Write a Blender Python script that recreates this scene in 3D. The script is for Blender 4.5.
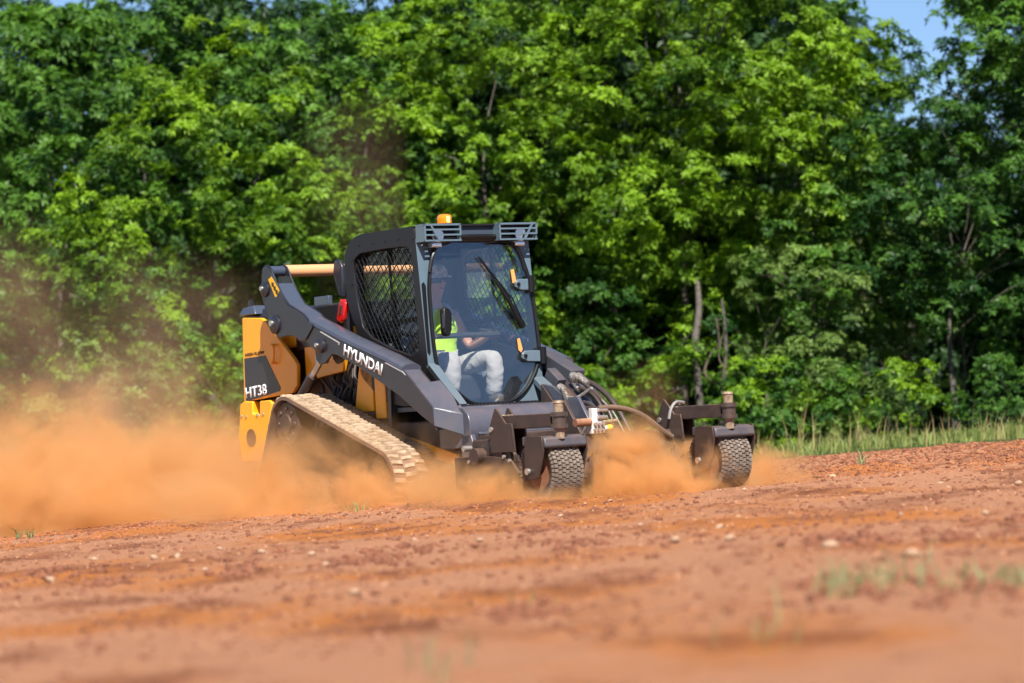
import bpy, bmesh, math, random
import numpy as np
from mathutils import Vector, Matrix, noise
R = math.radians
sc = bpy.context.scene
for o in list(bpy.data.objects): bpy.data.objects.remove(o)

# ------------------------------------------------------------------ camera, sky, sun, exposure
FPX, HZ, CAMZ = 3413.3, 422.0, 0.60
PITCH = math.atan((HZ - 341.5) / FPX)
cam_d = bpy.data.cameras.new('camera'); cam = bpy.data.objects.new('camera', cam_d)
sc.collection.objects.link(cam); sc.camera = cam
cam.location = (0, 0, CAMZ); cam.rotation_euler = (R(90) + PITCH, 0, 0)
cam_d.lens = 120; cam_d.sensor_width = 36; cam_d.clip_start = 0.1; cam_d.clip_end = 2000
cam_d.dof.use_dof = True; cam_d.dof.focus_distance = 26.2; cam_d.dof.aperture_fstop = 2.5
SUN_EL, SUN_AZ = 48, 174          # azimuth clockwise from +Y: behind the camera
w = bpy.data.worlds.new('World'); sc.world = w; w.use_nodes = True
nt = w.node_tree; bg = nt.nodes['Background']
sky = nt.nodes.new('ShaderNodeTexSky'); sky.sky_type = 'NISHITA'; sky.sun_disc = False
sky.sun_elevation = R(SUN_EL); sky.sun_rotation = R(SUN_AZ); sky.altitude = 2500; sky.dust_density = .15; sky.air_density = .9; sky.ozone_density = 4
nt.links.new(sky.outputs[0], bg.inputs[0]); bg.inputs[1].default_value = 0.06
sd = bpy.data.lights.new('sun', 'SUN'); sun = bpy.data.objects.new('sun', sd); sc.collection.objects.link(sun)
sd.energy = 4.9; sd.angle = R(0.5); sd.color = (1, .955, .88)
sv = Vector((math.sin(R(SUN_AZ)) * math.cos(R(SUN_EL)), math.cos(R(SUN_AZ)) * math.cos(R(SUN_EL)), math.sin(R(SUN_EL))))
sun.rotation_euler = sv.to_track_quat('Z', 'Y').to_euler()
sc.view_settings.view_transform = 'Standard'; sc.view_settings.look = 'None'
sc.view_settings.exposure = 1.07; sc.view_settings.gamma = 1
sc.render.engine = 'CYCLES'
cy = sc.cycles
cy.max_bounces = 7; cy.diffuse_bounces = 3; cy.glossy_bounces = 3; cy.transmission_bounces = 4
cy.volume_bounces = 3; cy.transparent_max_bounces = 12; cy.volume_max_steps = 128; cy.volume_step_rate = 1.0
cy.use_denoising = True; cy.denoiser = 'OPENIMAGEDENOISE'
cy.use_adaptive_sampling = True; cy.adaptive_threshold = 0.02
cy.caustics_reflective = False; cy.caustics_refractive = False

# ------------------------------------------------------------------ geometry of the place as seen by the camera
_fw = Vector((0, math.cos(PITCH), math.sin(PITCH))); _up = Vector((0, -math.sin(PITCH), math.cos(PITCH)))
CAM = Vector((0, 0, CAMZ))
def ray(px, py): return _fw + Vector((1, 0, 0)) * ((px - 512) / FPX) + _up * ((341.5 - py) / FPX)
def world_at(px, py, d): return CAM + ray(px, py) * d
TH, ROLL = R(55), R(3.2)
def RY(x, y, z): return Vector((x * math.cos(ROLL) - z * math.sin(ROLL), y, x * math.sin(ROLL) + z * math.cos(ROLL)))
AX = RY(math.cos(TH), -math.sin(TH), 0); AY = RY(math.sin(TH), math.cos(TH), 0); AZ = RY(0, 0, 1)
ORG = CAM + ray(424, 224) * 26.0 - AX * 2.6 - AY * (-.52) - AZ * 2.12
MM = Matrix((AX, AY, AZ)).transposed().to_4x4(); MM.translation = ORG
def on(px, py, n, val):                    # pixel -> machine coordinates on the plane n.P = val
    nw = AX * n[0] + AY * n[1] + AZ * n[2]; d = ray(px, py)
    P = CAM + d * (((ORG - CAM).dot(nw) + val) / d.dot(nw)) - ORG
    return Vector((P.dot(AX), P.dot(AY), P.dot(AZ)))
def side(px, py, y): return on(px, py, (0, 1, 0), y)
def sxz(pts, y): return [(p.x, p.z) for p in (side(a, b, y) for a, b in pts)]
def front(px, py, x): return on(px, py, (1, 0, 0), x)
def face(px, py, off=0): return on(px, py, (1, 0, .085), 2.666 + off)      # leaning plane of the cab's front

# ------------------------------------------------------------------ materials
def mat(name, col=(.5, .5, .5), rough=.5, metal=0, spec=.5, var=None, scale=8, bump=0, bscale=40, dust=0, emit=None, trans=0, coat=0):
    m = bpy.data.materials.new(name); m.use_nodes = True; n = m.node_tree; L = n.links
    b = n.nodes['Principled BSDF']
    b.inputs['Base Color'].default_value = (*col, 1); b.inputs['Roughness'].default_value = rough
    b.inputs['Metallic'].default_value = metal; b.inputs['Specular IOR Level'].default_value = spec
    b.inputs['Coat Weight'].default_value = coat
    tc = n.nodes.new('ShaderNodeTexCoord'); src = None
    def noi(s, d=5, r=.6):
        x = n.nodes.new('ShaderNodeTexNoise'); x.inputs['Scale'].default_value = s; x.inputs['Detail'].default_value = d
        x.inputs['Roughness'].default_value = r; L.new(tc.outputs['Object'], x.inputs['Vector']); return x
    if var:
        x = noi(scale); mx = n.nodes.new('ShaderNodeMix'); mx.data_type = 'RGBA'
        rp = n.nodes.new('ShaderNodeValToRGB'); rp.color_ramp.elements[0].position = .35; rp.color_ramp.elements[1].position = .65
        L.new(x.outputs[0], rp.inputs[0]); L.new(rp.outputs[0], mx.inputs[0])
        mx.inputs[6].default_value = (*col, 1); mx.inputs[7].default_value = (*var, 1); src = mx.outputs[2]
    if dust:                       # settled soil dust: more on faces that look up, and low down on the machine
        g = n.nodes.new('ShaderNodeNewGeometry'); sp = n.nodes.new('ShaderNodeSeparateXYZ'); L.new(g.outputs['Normal'], sp.inputs[0])
        so = n.nodes.new('ShaderNodeSeparateXYZ'); L.new(tc.outputs['Object'], so.inputs[0])
        up = n.nodes.new('ShaderNodeMapRange'); up.inputs[1].default_value = -.2; up.inputs[2].default_value = 1; up.inputs[3].default_value = .35; up.inputs[4].default_value = 1
        L.new(sp.outputs[2], up.inputs[0])
        lo = n.nodes.new('ShaderNodeMapRange'); lo.inputs[1].default_value = 1.7; lo.inputs[2].default_value = .3; lo.inputs[3].default_value = .05; lo.inputs[4].default_value = 1
        L.new(so.outputs[2], lo.inputs[0])
        x = noi(9, 7, .7); xr = n.nodes.new('ShaderNodeMapRange'); xr.inputs[1].default_value = .3; xr.inputs[2].default_value = .7; xr.inputs[3].default_value = .35; xr.inputs[4].default_value = 1.3
        L.new(x.outputs[0], xr.inputs[0])
        a = n.nodes.new('ShaderNodeMath'); a.operation = 'MULTIPLY'; L.new(up.outputs[0], a.inputs[0]); L.new(lo.outputs[0], a.inputs[1])
        c = n.nodes.new('ShaderNodeMath'); c.operation = 'MULTIPLY'; L.new(a.outputs[0], c.inputs[0]); L.new(xr.outputs[0], c.inputs[1])
        e = n.nodes.new('ShaderNodeMath'); e.operation = 'MULTIPLY'; e.use_clamp = True; L.new(c.outputs[0], e.inputs[0]); e.inputs[1].default_value = dust
        mx = n.nodes.new('ShaderNodeMix'); mx.data_type = 'RGBA'; L.new(e.outputs[0], mx.inputs[0])
        if src: L.new(src, mx.inputs[6])
        else: mx.inputs[6].default_value = (*col, 1)
        mx.inputs[7].default_value = (.40, .22, .13, 1); src = mx.outputs[2]
        rr = n.nodes.new('ShaderNodeMapRange'); rr.inputs[3].default_value = rough; rr.inputs[4].default_value = .9
        L.new(e.outputs[0], rr.inputs[0]); L.new(rr.outputs[0], b.inputs['Roughness'])
    if src: L.new(src, b.inputs['Base Color'])
    if bump:
        x = noi(bscale, 4); bp = n.nodes.new('ShaderNodeBump'); bp.inputs['Strength'].default_value = bump; bp.inputs['Distance'].default_value = .01
        L.new(x.outputs[0], bp.inputs['Height']); L.new(bp.outputs[0], b.inputs['Normal'])
    if emit: b.inputs['Emission Color'].default_value = (*emit[:3], 1); b.inputs['Emission Strength'].default_value = emit[3]
    if trans:
        b.inputs['Transmission Weight'].default_value = trans
    return m
ORANGE = mat('orange paint', (.88, .38, .006), .34, dust=.14, var=(.84, .35, .006), scale=3, coat=.2)
CHAR = mat('charcoal paint', (.015, .017, .026), .38, dust=.12, coat=.25)
CABBLK = mat('cab black', (.011, .011, .014), .4, spec=.35, dust=.07)
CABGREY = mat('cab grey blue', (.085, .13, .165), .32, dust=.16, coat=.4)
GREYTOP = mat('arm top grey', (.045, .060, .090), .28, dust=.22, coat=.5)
RUSTY = mat('dusty dark steel', (.016, .012, .013), .45, dust=.22)
BLACKM = mat('black enamel', (.012, .013, .016), .3, dust=.35, coat=.3)
NAVY = mat('blue black enamel', (.03, .042, .06), .38, dust=.25)
RUBBER = mat('black rubber', (.016, .016, .017), .65, dust=.3)
SEAL = mat('seal rubber', (.006, .006, .007), .45, spec=.25)
HOSE = mat('hose rubber', (.016, .016, .018), .4, dust=.18)
HOSED = mat('dusty hose rubber', (.06, .042, .03), .6, dust=.45)
STEEL = mat('bright steel', (.55, .52, .48), .32, metal=.8, dust=.35)
TAN = mat('dusty tan steel', (.32, .24, .15), .5, var=(.14, .09, .06), scale=30)
CROSS = mat('dusty orange tube', (.60, .30, .14), .55, dust=.5)
TYRE = mat('dusty tyre rubber', (.20, .16, .13), .85, var=(.12, .09, .07), scale=22, bump=.3)
TYREG = mat('tyre groove rubber', (.075, .055, .045), .85)
RIM = mat('brown rim', (.16, .06, .03), .6, dust=.9)
TRACKM = mat('track rubber', (.05, .036, .03), .8, dust=.65, var=(.08, .05, .035))
LUG = mat('dusty lug rubber', (.45, .34, .23), .85, var=(.24, .16, .10), scale=14, bump=.3)
MESHM = mat('screen black', (.008, .009, .01), .6, spec=.2)
WHITE = mat('white lettering', (.75, .75, .75), .5)
GREYL = mat('grey stripe vinyl', (.42, .42, .43), .5)
DARKTXT = mat('dark lettering', (.05, .03, .02), .5)
YELLOW = mat('yellow vinyl', (.75, .42, .01), .5)
YCAP = mat('yellow plastic', (.85, .55, .05), .45)
RED = mat('red lens', (.55, .012, .012), .22, coat=.6)
BEACON = mat('amber beacon', (.9, .17, .004), .25, emit=(1, .2, .0, .3), coat=.5)
BEACONC = mat('amber lamp', (1, .6, .15), .3, emit=(1, .42, .06, 3))
SEATM = mat('seat vinyl', (.03, .03, .034), .6)
INTER = mat('interior plastic', (.11, .135, .155), .6)
CHROME = mat('lamp chrome', (.6, .62, .65), .2, metal=.9)
WVALVE = mat('white valve paint', (.62, .58, .55), .5, dust=.4)
SKIN = mat('skin', (.48, .25, .17), .5)
HIVIS = mat('hi vis fabric', (.58, .9, .03), .8, var=(.5, .84, .03), scale=20)
TAPE = mat('silver tape', (.36, .40, .45), .4)
YTAPE = mat('pale yellow tape', (.85, .8, .25), .7)
SHIRT = mat('shirt fabric', (.34, .38, .45), .85, var=(.27, .31, .38), scale=25)
TROUS = mat('pale trousers', (.47, .445, .42), .9, var=(.37, .35, .33), scale=12, bump=1, bscale=14)
CAPM = mat('camouflage cap', (.85, .83, .8), .9, var=(.2, .2, .2), scale=26)
HAIR = mat('hair', (.04, .03, .025), .8)
BOOT = mat('boot leather', (.09, .06, .04), .7)
ORSTK = mat('orange sticker', (.8, .28, .08), .5)
BARK = mat('bark', (.055, .046, .038), .95, var=(.11, .095, .08), scale=9, bump=1, bscale=18)
STONE = mat('pale stone', (.42, .27, .17), .85, var=(.33, .20, .125), scale=14, bump=.4)
BARKL = mat('pale bark', (.20, .18, .16), .95, var=(.34, .32, .29), scale=9, bump=1, bscale=18)
VINE = mat('vine bark', (.11, .085, .06), .9)

def glass_mat(name, tint, refl, rough=.02, film=.03, top=.55):
    m = bpy.data.materials.new(name); m.use_nodes = True; n = m.node_tree; n.nodes.clear()
    o = n.nodes.new('ShaderNodeOutputMaterial'); t = n.nodes.new('ShaderNodeBsdfTransparent'); t.inputs[0].default_value = (*tint, 1)
    g = n.nodes.new('ShaderNodeBsdfGlossy'); g.inputs['Roughness'].default_value = rough; g.inputs[0].default_value = (.92, .97, 1, 1)
    lw = n.nodes.new('ShaderNodeLayerWeight'); lw.inputs[0].default_value = .2
    mr = n.nodes.new('ShaderNodeMapRange'); mr.inputs[3].default_value = refl; mr.inputs[4].default_value = top
    mx = n.nodes.new('ShaderNodeMixShader'); n.links.new(lw.outputs['Fresnel'], mr.inputs[0]); n.links.new(mr.outputs[0], mx.inputs[0])
    n.links.new(t.outputs[0], mx.inputs[1]); n.links.new(g.outputs[0], mx.inputs[2])
    # pale blue haze of the pane, put in as a flat diffuse colour
    d = n.nodes.new('ShaderNodeBsdfDiffuse'); d.inputs[0].default_value = (.33, .40, .46, 1)
    m2 = n.nodes.new('ShaderNodeMixShader'); m2.inputs[0].default_value = film
    n.links.new(mx.outputs[0], m2.inputs[1]); n.links.new(d.outputs[0], m2.inputs[2]); n.links.new(m2.outputs[0], o.inputs[0])
    return m
GLASS = glass_mat('windscreen glass', (.985, .995, 1), .10, film=.015)
GLASS2 = glass_mat('side glass', (.93, .95, .95), .01, film=0, top=.10)

# ------------------------------------------------------------------ object helpers
def link(o): sc.collection.objects.link(o); return o
def tag(o, label=None, cat=None, group=None, kind=None):
    if label: o['label'] = label
    if cat: o['category'] = cat
    if group: o['group'] = group
    if kind: o['kind'] = kind
    return o
def empty(name, label=None, cat=None, group=None, M=None, loc=None):
    o = link(bpy.data.objects.new(name, None)); o.empty_display_size = .3
    if M is not None: o.matrix_world = M
    if loc is not None: o.location = loc
    return tag(o, label, cat, group)
class MB:
    def __init__(s): s.v = []; s.f = []
    def add(s, vs, fs):
        k = len(s.v); s.v += [tuple(v) for v in vs]; s.f += [tuple(i + k for i in f) for f in fs]; return s
    def box(s, a, b):
        x0, y0, z0 = a; x1, y1, z1 = b
        return s.add([(x0, y0, z0), (x1, y0, z0), (x1, y1, z0), (x0, y1, z0), (x0, y0, z1), (x1, y0, z1), (x1, y1, z1), (x0, y1, z1)],
                     [(3, 2, 1, 0), (4, 5, 6, 7), (0, 1, 5, 4), (1, 2, 6, 5), (2, 3, 7, 6), (3, 0, 4, 7)])
    def hexa(s, lo, hi):      # two quads of points
        return s.add(list(lo) + list(hi), [(3, 2, 1, 0), (4, 5, 6, 7), (0, 1, 5, 4), (1, 2, 6, 5), (2, 3, 7, 6), (3, 0, 4, 7)])
    def prism(s, xz, y0, y1):
        n = len(xz); vs = [(x, y0, z) for x, z in xz] + [(x, y1, z) for x, z in xz]
        return s.add(vs, [tuple(range(n)), tuple(range(2 * n - 1, n - 1, -1))] + [(i, i + n, (i + 1) % n + n, (i + 1) % n) for i in range(n)])
    def ext(s, pts, d):       # any planar outline pushed along d
        n = len(pts); d = Vector(d); vs = [Vector(p) for p in pts] + [Vector(p) + d for p in pts]
        return s.add(vs, [tuple(range(n)), tuple(range(2 * n - 1, n - 1, -1))] + [(i, i + n, (i + 1) % n + n, (i + 1) % n) for i in range(n)])
    def tube(s, pts, r, n=8, closed=False):
        pts = [Vector(p) for p in pts]; m = len(pts)
        rs = r if isinstance(r, (list, tuple)) else [r] * m
        vs = []; prev = None
        for i, p in enumerate(pts):
            if closed: t = pts[(i + 1) % m] - pts[i - 1]
            else: t = pts[min(i + 1, m - 1)] - pts[max(i - 1, 0)]
            t = t.normalized() if t.length > 1e-9 else Vector((0, 0, 1))
            if prev is None: a = t.orthogonal().normalized()
            else:
                a = prev - t * prev.dot(t); a = a.normalized() if a.length > 1e-6 else t.orthogonal().normalized()
            prev = a; b = t.cross(a)
            vs += [p + (a * math.cos(2 * math.pi * k / n) + b * math.sin(2 * math.pi * k / n)) * rs[i] for k in range(n)]
        fs = []
        for i in range(m if closed else m - 1):
            j = (i + 1) % m
            fs += [(i * n + k, i * n + (k + 1) % n, j * n + (k + 1) % n, j * n + k) for k in range(n)]
        if not closed: fs += [tuple(range(n - 1, -1, -1)), tuple((m - 1) * n + k for k in range(n))]
        return s.add(vs, fs)
    def cyl(s, p0, p1, r, n=20, r2=None): return s.tube([p0, p1], [r, r if r2 is None else r2], n)
    def lathe(s, prof, c, axis=1, n=32):     # prof: (radius, offset along axis)
        vs = []; m = len(prof)
        for r, h in prof:
            for k in range(n):
                a = 2 * math.pi * k / n; u, v = r * math.cos(a), r * math.sin(a)
                vs.append({0: (c[0] + h, c[1] + u, c[2] + v), 1: (c[0] + u, c[1] + h, c[2] + v), 2: (c[0] + u, c[1] + v, c[2] + h)}[axis])
        fs = [(i * n + k, i * n + (k + 1) % n, (i + 1) * n + (k + 1) % n, (i + 1) * n + k) for i in range(m - 1) for k in range(n)]
        fs += [tuple(range(n - 1, -1, -1)), tuple((m - 1) * n + k for k in range(n))]
        return s.add(vs, fs)
    def mesh(s, name):
        me = bpy.data.meshes.new(name); me.from_pydata(s.v, [], s.f); bm = bmesh.new(); bm.from_mesh(me)
        bmesh.ops.recalc_face_normals(bm, faces=bm.faces); bm.to_mesh(me); bm.free(); return me
    def build(s, name, m, parent=None, bevel=0, smooth=40, label=None):
        me = s.mesh(name); me.materials.append(m) if m else None
        o = link(bpy.data.objects.new(name, me)); o.parent = parent
        if smooth:
            me.shade_smooth(); me.set_sharp_from_angle(angle=R(smooth))
        if bevel:
            b = o.modifiers.new('bevel', 'BEVEL'); b.width = bevel; b.segments = 2; b.limit_method = 'ANGLE'; b.angle_limit = R(35)
        if label: o['label'] = label
        return o
def spline(pts, k=8):
    pts = [Vector(p) for p in pts]; out = []
    P = [pts[0]] + pts + [pts[-1]]
    for i in range(1, len(P) - 2):
        for j in range(k):
            t = j / k; a, b, c, d = P[i - 1:i + 3]
            out.append(.5 * ((2 * b) + (c - a) * t + (2 * a - 5 * b + 4 * c - d) * t * t + (3 * b - a - 3 * c + d) * t ** 3))
    return out + [pts[-1]]
def text(s, name, m, parent, p0, p1, h, nrm, xs=1.0, off=.0, ext=.002, vd=None):
    """Raised letters from p0 along p1, cap height h, on the plane with normal nrm (machine coordinates)."""
    c = bpy.data.curves.new(name, 'FONT'); c.body = s; c.size = 1; c.extrude = 0; c.offset = off
    t = bpy.data.objects.new(name, c); link(t); bpy.context.view_layer.update()
    me = bpy.data.meshes.new_from_object(t); bpy.data.objects.remove(t)
    xs_ = [v.co.x for v in me.vertices]; ys = [v.co.y for v in me.vertices]
    x0, x1, y0, y1 = min(xs_), max(xs_), min(ys), max(ys)
    p0 = Vector(p0); p1 = Vector(p1); u = p1 - p0; nrm = Vector(nrm).normalized()
    vdir = Vector(vd) if vd else nrm.cross(u).normalized()
    for v in me.vertices:
        v.co = p0 + u * ((v.co.x - x0) / (x1 - x0)) + vdir * (h * (v.co.y - y0) / (y1 - y0)) + nrm * ext
    me.materials.append(m); o = link(bpy.data.objects.new(name, me)); o.parent = parent
    so = o.modifiers.new('thick', 'SOLIDIFY'); so.thickness = .002; so.offset = 0
    return o

# ------------------------------------------------------------------ ground
GA = .072
LIPS = [((-7, 31.2), (-4.3, 28.8)), ((-4.3, 28.8), (-.85, 25.9)), ((-.85, 25.9), (.38, 24.0)), ((.38, 24.0), (1.5, 23.6)), ((1.5, 23.6), (3.2, 25.4))]
def fb(x, y, s, o=3):
    return noise.fractal(Vector((x * s, y * s, 3.7)), 1.0, 2.0, o, noise_basis='PERLIN_ORIGINAL')
def ground_z(x, y, fine=True):
    z = GA * x
    def sm(a, b, t):
        t = max(0, min(1, (t - a) / (b - a))); return t * t * (3 - 2 * t)
    z -= .07 * (1 - sm(-5, -1.5, x)) * sm(22, 28, y) ; z -= .10 * sm(27.5, 34, y) * (1 - sm(.5, 2.4, x)) + .06 * sm(34, 46, y)
    z += .10 * sm(25.6, 28.5, y) * (1 - sm(30, 36, y)) * sm(1.8, 3.0, x - .0)         # heap pushed up on the right
    lip = None
    for (ax, ay), (bx, by) in LIPS:
        vx_, vy_ = bx - ax, by - ay; L2 = vx_ * vx_ + vy_ * vy_; t = ((x - ax) * vx_ + (y - ay) * vy_) / L2; tc_ = max(0, min(1, t))
        dx, dy = x - ax - tc_ * vx_, y - ay - tc_ * vy_; dd = math.hypot(dx, dy); sd_ = 1 if (vx_ * dy - vy_ * dx) > 0 else -1
        if lip is None or dd < lip[0]: lip = (dd, sd_)
    dd, sd_ = lip
    z += (.05 - .03 * sm(-.6, .4, x) - .05 * sm(-1.2, -3.5, x)) * math.exp(-(dd / .32) ** 2) * (1 + .5 * fb(x, y, 2.2, 2)) - (.05 * sm(.1, .9, dd) * (1 - sm(5, 8, dd)) if sd_ > 0 else 0)
    z += .018 * fb(x, y, .35) 
    if fine:
        z += .016 * fb(x * 1.0, y * .55, 1.3) + .016 * abs(fb(x + 9, y, 4.0)) + .010 * fb(x, y, 11.0, 2) * (2.2 if x > 1.5 and y > 25 else 1)
    return z
def grid(name, xs, ys, m, fine=True):
    nx, ny = len(xs), len(ys)
    v = [(x, y, ground_z(x, y, fine)) for y in ys for x in xs]
    f = [(j * nx + i, j * nx + i + 1, (j + 1) * nx + i + 1, (j + 1) * nx + i) for j in range(ny - 1) for i in range(nx - 1)]
    me = bpy.data.meshes.new(name); me.from_pydata(v, [], f); me.materials.append(m); me.shade_smooth()
    return link(bpy.data.objects.new(name, me))
def soil_mat():
    m = bpy.data.materials.new('red clay soil'); m.use_nodes = True; n = m.node_tree; L = n.links; b = n.nodes['Principled BSDF']
    b.inputs['Roughness'].default_value = .95; b.inputs['Specular IOR Level'].default_value = .15
    tc = n.nodes.new('ShaderNodeTexCoord')
    def noi(s, d, r, sc_=(1, 1, 1)):
        mp = n.nodes.new('ShaderNodeMapping'); mp.inputs['Scale'].default_value = sc_; L.new(tc.outputs['Object'], mp.inputs[0])
        x = n.nodes.new('ShaderNodeTexNoise'); x.inputs['Scale'].default_value = s; x.inputs['Detail'].default_value = d; x.inputs['Roughness'].default_value = r
        L.new(mp.outputs[0], x.inputs['Vector']); return x.outputs[0]
    def ramp(f, p0, p1):
        r = n.nodes.new('ShaderNodeMapRange'); r.inputs[1].default_value = p0; r.inputs[2].default_value = p1; L.new(f, r.inputs[0]); return r.outputs[0]
    def mix(f, a, c):
        x = n.nodes.new('ShaderNodeMix'); x.data_type = 'RGBA'; L.new(f, x.inputs[0])
        for i, q in ((6, a), (7, c)):
            if isinstance(q, tuple): x.inputs[i].default_value = (*q, 1)
            else: L.new(q, x.inputs[i])
        return x.outputs[2]
    c = mix(ramp(noi(.55, 4, .6, (1, .6, 1)), .47, .60), (.48, .225, .122), (.50, .176, .046))   # pale trodden clay / orange subsoil
    c = mix(ramp(noi(1.3, 6, .7, (1, .5, 1)), .51, .66), c, (.215, .074, .034))                    # dark red patches
    c = mix(ramp(noi(26, 3, .7), .60, .72), c, (.47, .26, .165))                                        # pale grit
    c = mix(ramp(noi(17, 3, .7), .66, .74), c, (.17, .065, .035))                                       # dark crumbs
    # beyond the graded field the ground turns to grass
    sp = n.nodes.new('ShaderNodeSeparateXYZ'); L.new(tc.outputs['Object'], sp.inputs[0])
    ad = n.nodes.new('ShaderNodeMath'); ad.operation = 'MULTIPLY_ADD'; L.new(noi(.5, 3, .6), ad.inputs[0]); ad.inputs[1].default_value = 4; L.new(sp.outputs[1], ad.inputs[2])
    gr = ramp(ad.outputs[0], 37.0, 38.5)
    c = mix(gr, c, (.075, .10, .028))
    L.new(c, b.inputs['Base Color'])
    bp = n.nodes.new('ShaderNodeBump'); bp.inputs['Strength'].default_value = 1; bp.inputs['Distance'].default_value = .035
    h = n.nodes.new('ShaderNodeMath'); h.operation = 'ADD'; L.new(noi(12, 8, .75), h.inputs[0]); L.new(noi(45, 4, .7), h.inputs[1])
    L.new(h.outputs[0], bp.inputs['Height']); L.new(bp.outputs[0], b.inputs['Normal'])
    return m
SOIL = soil_mat()
def lin(a, b, s): return [a + (b - a) * i / max(1, round((b - a) / s)) for i in range(round((b - a) / s) + 1)]
GX = [-400, -150, -60, -25, -12] + lin(-6.2, 6.2, .032) + [12, 25, 60, 150, 400]
GY = [-30, -10, 0, 3, 5] + lin(6, 20, .07) + lin(20.035, 33, .035) + lin(33.1, 48, .15) + [50, 55, 60, 70, 85, 110, 200, 600]
GX[0:5] = [-400, -150, -60, -25, -10]
g = grid('ground', GX, GY, SOIL); tag(g, kind='structure')
g['label'] = 'graded red clay field running back to the grass edge'

# ------------------------------------------------------------------ fast mesh from numpy quads
def np_mesh(name, V, Q, m, tint=None):
    me = bpy.data.meshes.new(name); V = np.asarray(V, np.float32); Q = np.asarray(Q, np.int32)
    me.vertices.add(len(V)); me.vertices.foreach_set('co', V.ravel())
    me.loops.add(Q.size); me.loops.foreach_set('vertex_index', Q.ravel())
    me.polygons.add(len(Q)); me.polygons.foreach_set('loop_start', np.arange(0, Q.size, Q.shape[1], dtype=np.int32))
    me.update(calc_edges=True)
    if tint is not None:
        a = me.attributes.new('tint', 'FLOAT', 'FACE'); a.data.foreach_set('value', np.asarray(tint, np.float32))
    me.materials.append(m); return me

# ------------------------------------------------------------------ trees
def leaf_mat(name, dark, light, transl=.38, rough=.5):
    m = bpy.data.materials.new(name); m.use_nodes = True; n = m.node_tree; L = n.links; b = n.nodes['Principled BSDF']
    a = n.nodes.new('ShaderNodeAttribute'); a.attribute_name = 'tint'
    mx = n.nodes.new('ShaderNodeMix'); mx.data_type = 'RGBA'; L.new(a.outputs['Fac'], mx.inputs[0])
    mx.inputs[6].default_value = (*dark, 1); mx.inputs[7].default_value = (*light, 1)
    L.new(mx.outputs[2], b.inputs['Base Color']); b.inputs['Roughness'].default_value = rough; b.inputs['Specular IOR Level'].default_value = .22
    t = n.nodes.new('ShaderNodeBsdfTranslucent'); hs = n.nodes.new('ShaderNodeHueSaturation'); hs.inputs['Value'].default_value = 1.5; hs.inputs['Saturation'].default_value = 1.1
    L.new(mx.outputs[2], hs.inputs['Color']); L.new(hs.outputs[0], t.inputs[0])
    ms = n.nodes.new('ShaderNodeMixShader'); ms.inputs[0].default_value = transl
    L.new(b.outputs[0], ms.inputs[1]); L.new(t.outputs[0], ms.inputs[2]); L.new(ms.outputs[0], n.nodes['Material Output'].inputs[0])
    return m
LIME = leaf_mat('lime leaves', (.018, .062, .007), (.205, .35, .020), .33)
MID = leaf_mat('mid green leaves', (.014, .050, .012), (.105, .225, .026), .28)
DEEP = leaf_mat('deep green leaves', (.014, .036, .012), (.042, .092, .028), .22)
PALE = leaf_mat('pale olive leaves', (.04, .08, .018), (.17, .26, .055), .28)

def sprays(rng, P, N, size, T, nl=7, wid=.36):
    """leaf sprays: at every point P a fan of nl leaflets around direction N"""
    n = len(P); N = N / np.linalg.norm(N, axis=1, keepdims=True)
    rnd = rng.normal(size=(n, 3)); A = np.cross(N, rnd); A /= np.linalg.norm(A, axis=1, keepdims=True); B = np.cross(N, A)
    V = []; T2 = []
    for k in range(nl):
        ang = 2 * math.pi * k / nl + rng.uniform(-.35, .35, n)
        rad = A * np.cos(ang)[:, None] + B * np.sin(ang)[:, None]
        d = rad * rng.uniform(.75, 1.1, n)[:, None] + N * rng.uniform(.05, .65, n)[:, None]; d[:, 2] -= .18
        d /= np.linalg.norm(d, axis=1, keepdims=True)
        L = (size * rng.uniform(.7, 1.25, n))[:, None]
        s = np.cross(d, N + rng.normal(size=(n, 3)) * .35); s /= (np.linalg.norm(s, axis=1, keepdims=True) + 1e-6)
        mid = P + d * L * .5; dr = np.zeros_like(P); dr[:, 2] = -.10
        V += [np.stack([P + d * L * .06, mid + s * L * wid * .5, P + d * L + dr * L, mid - s * L * wid * .5], 1)]
        T2.append(np.clip(T + rng.normal(0, .12, n), 0, 1))
    V = np.concatenate(V); return V.reshape(-1, 3), np.arange(len(V) * 4).reshape(-1, 4), np.concatenate(T2)

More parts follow.
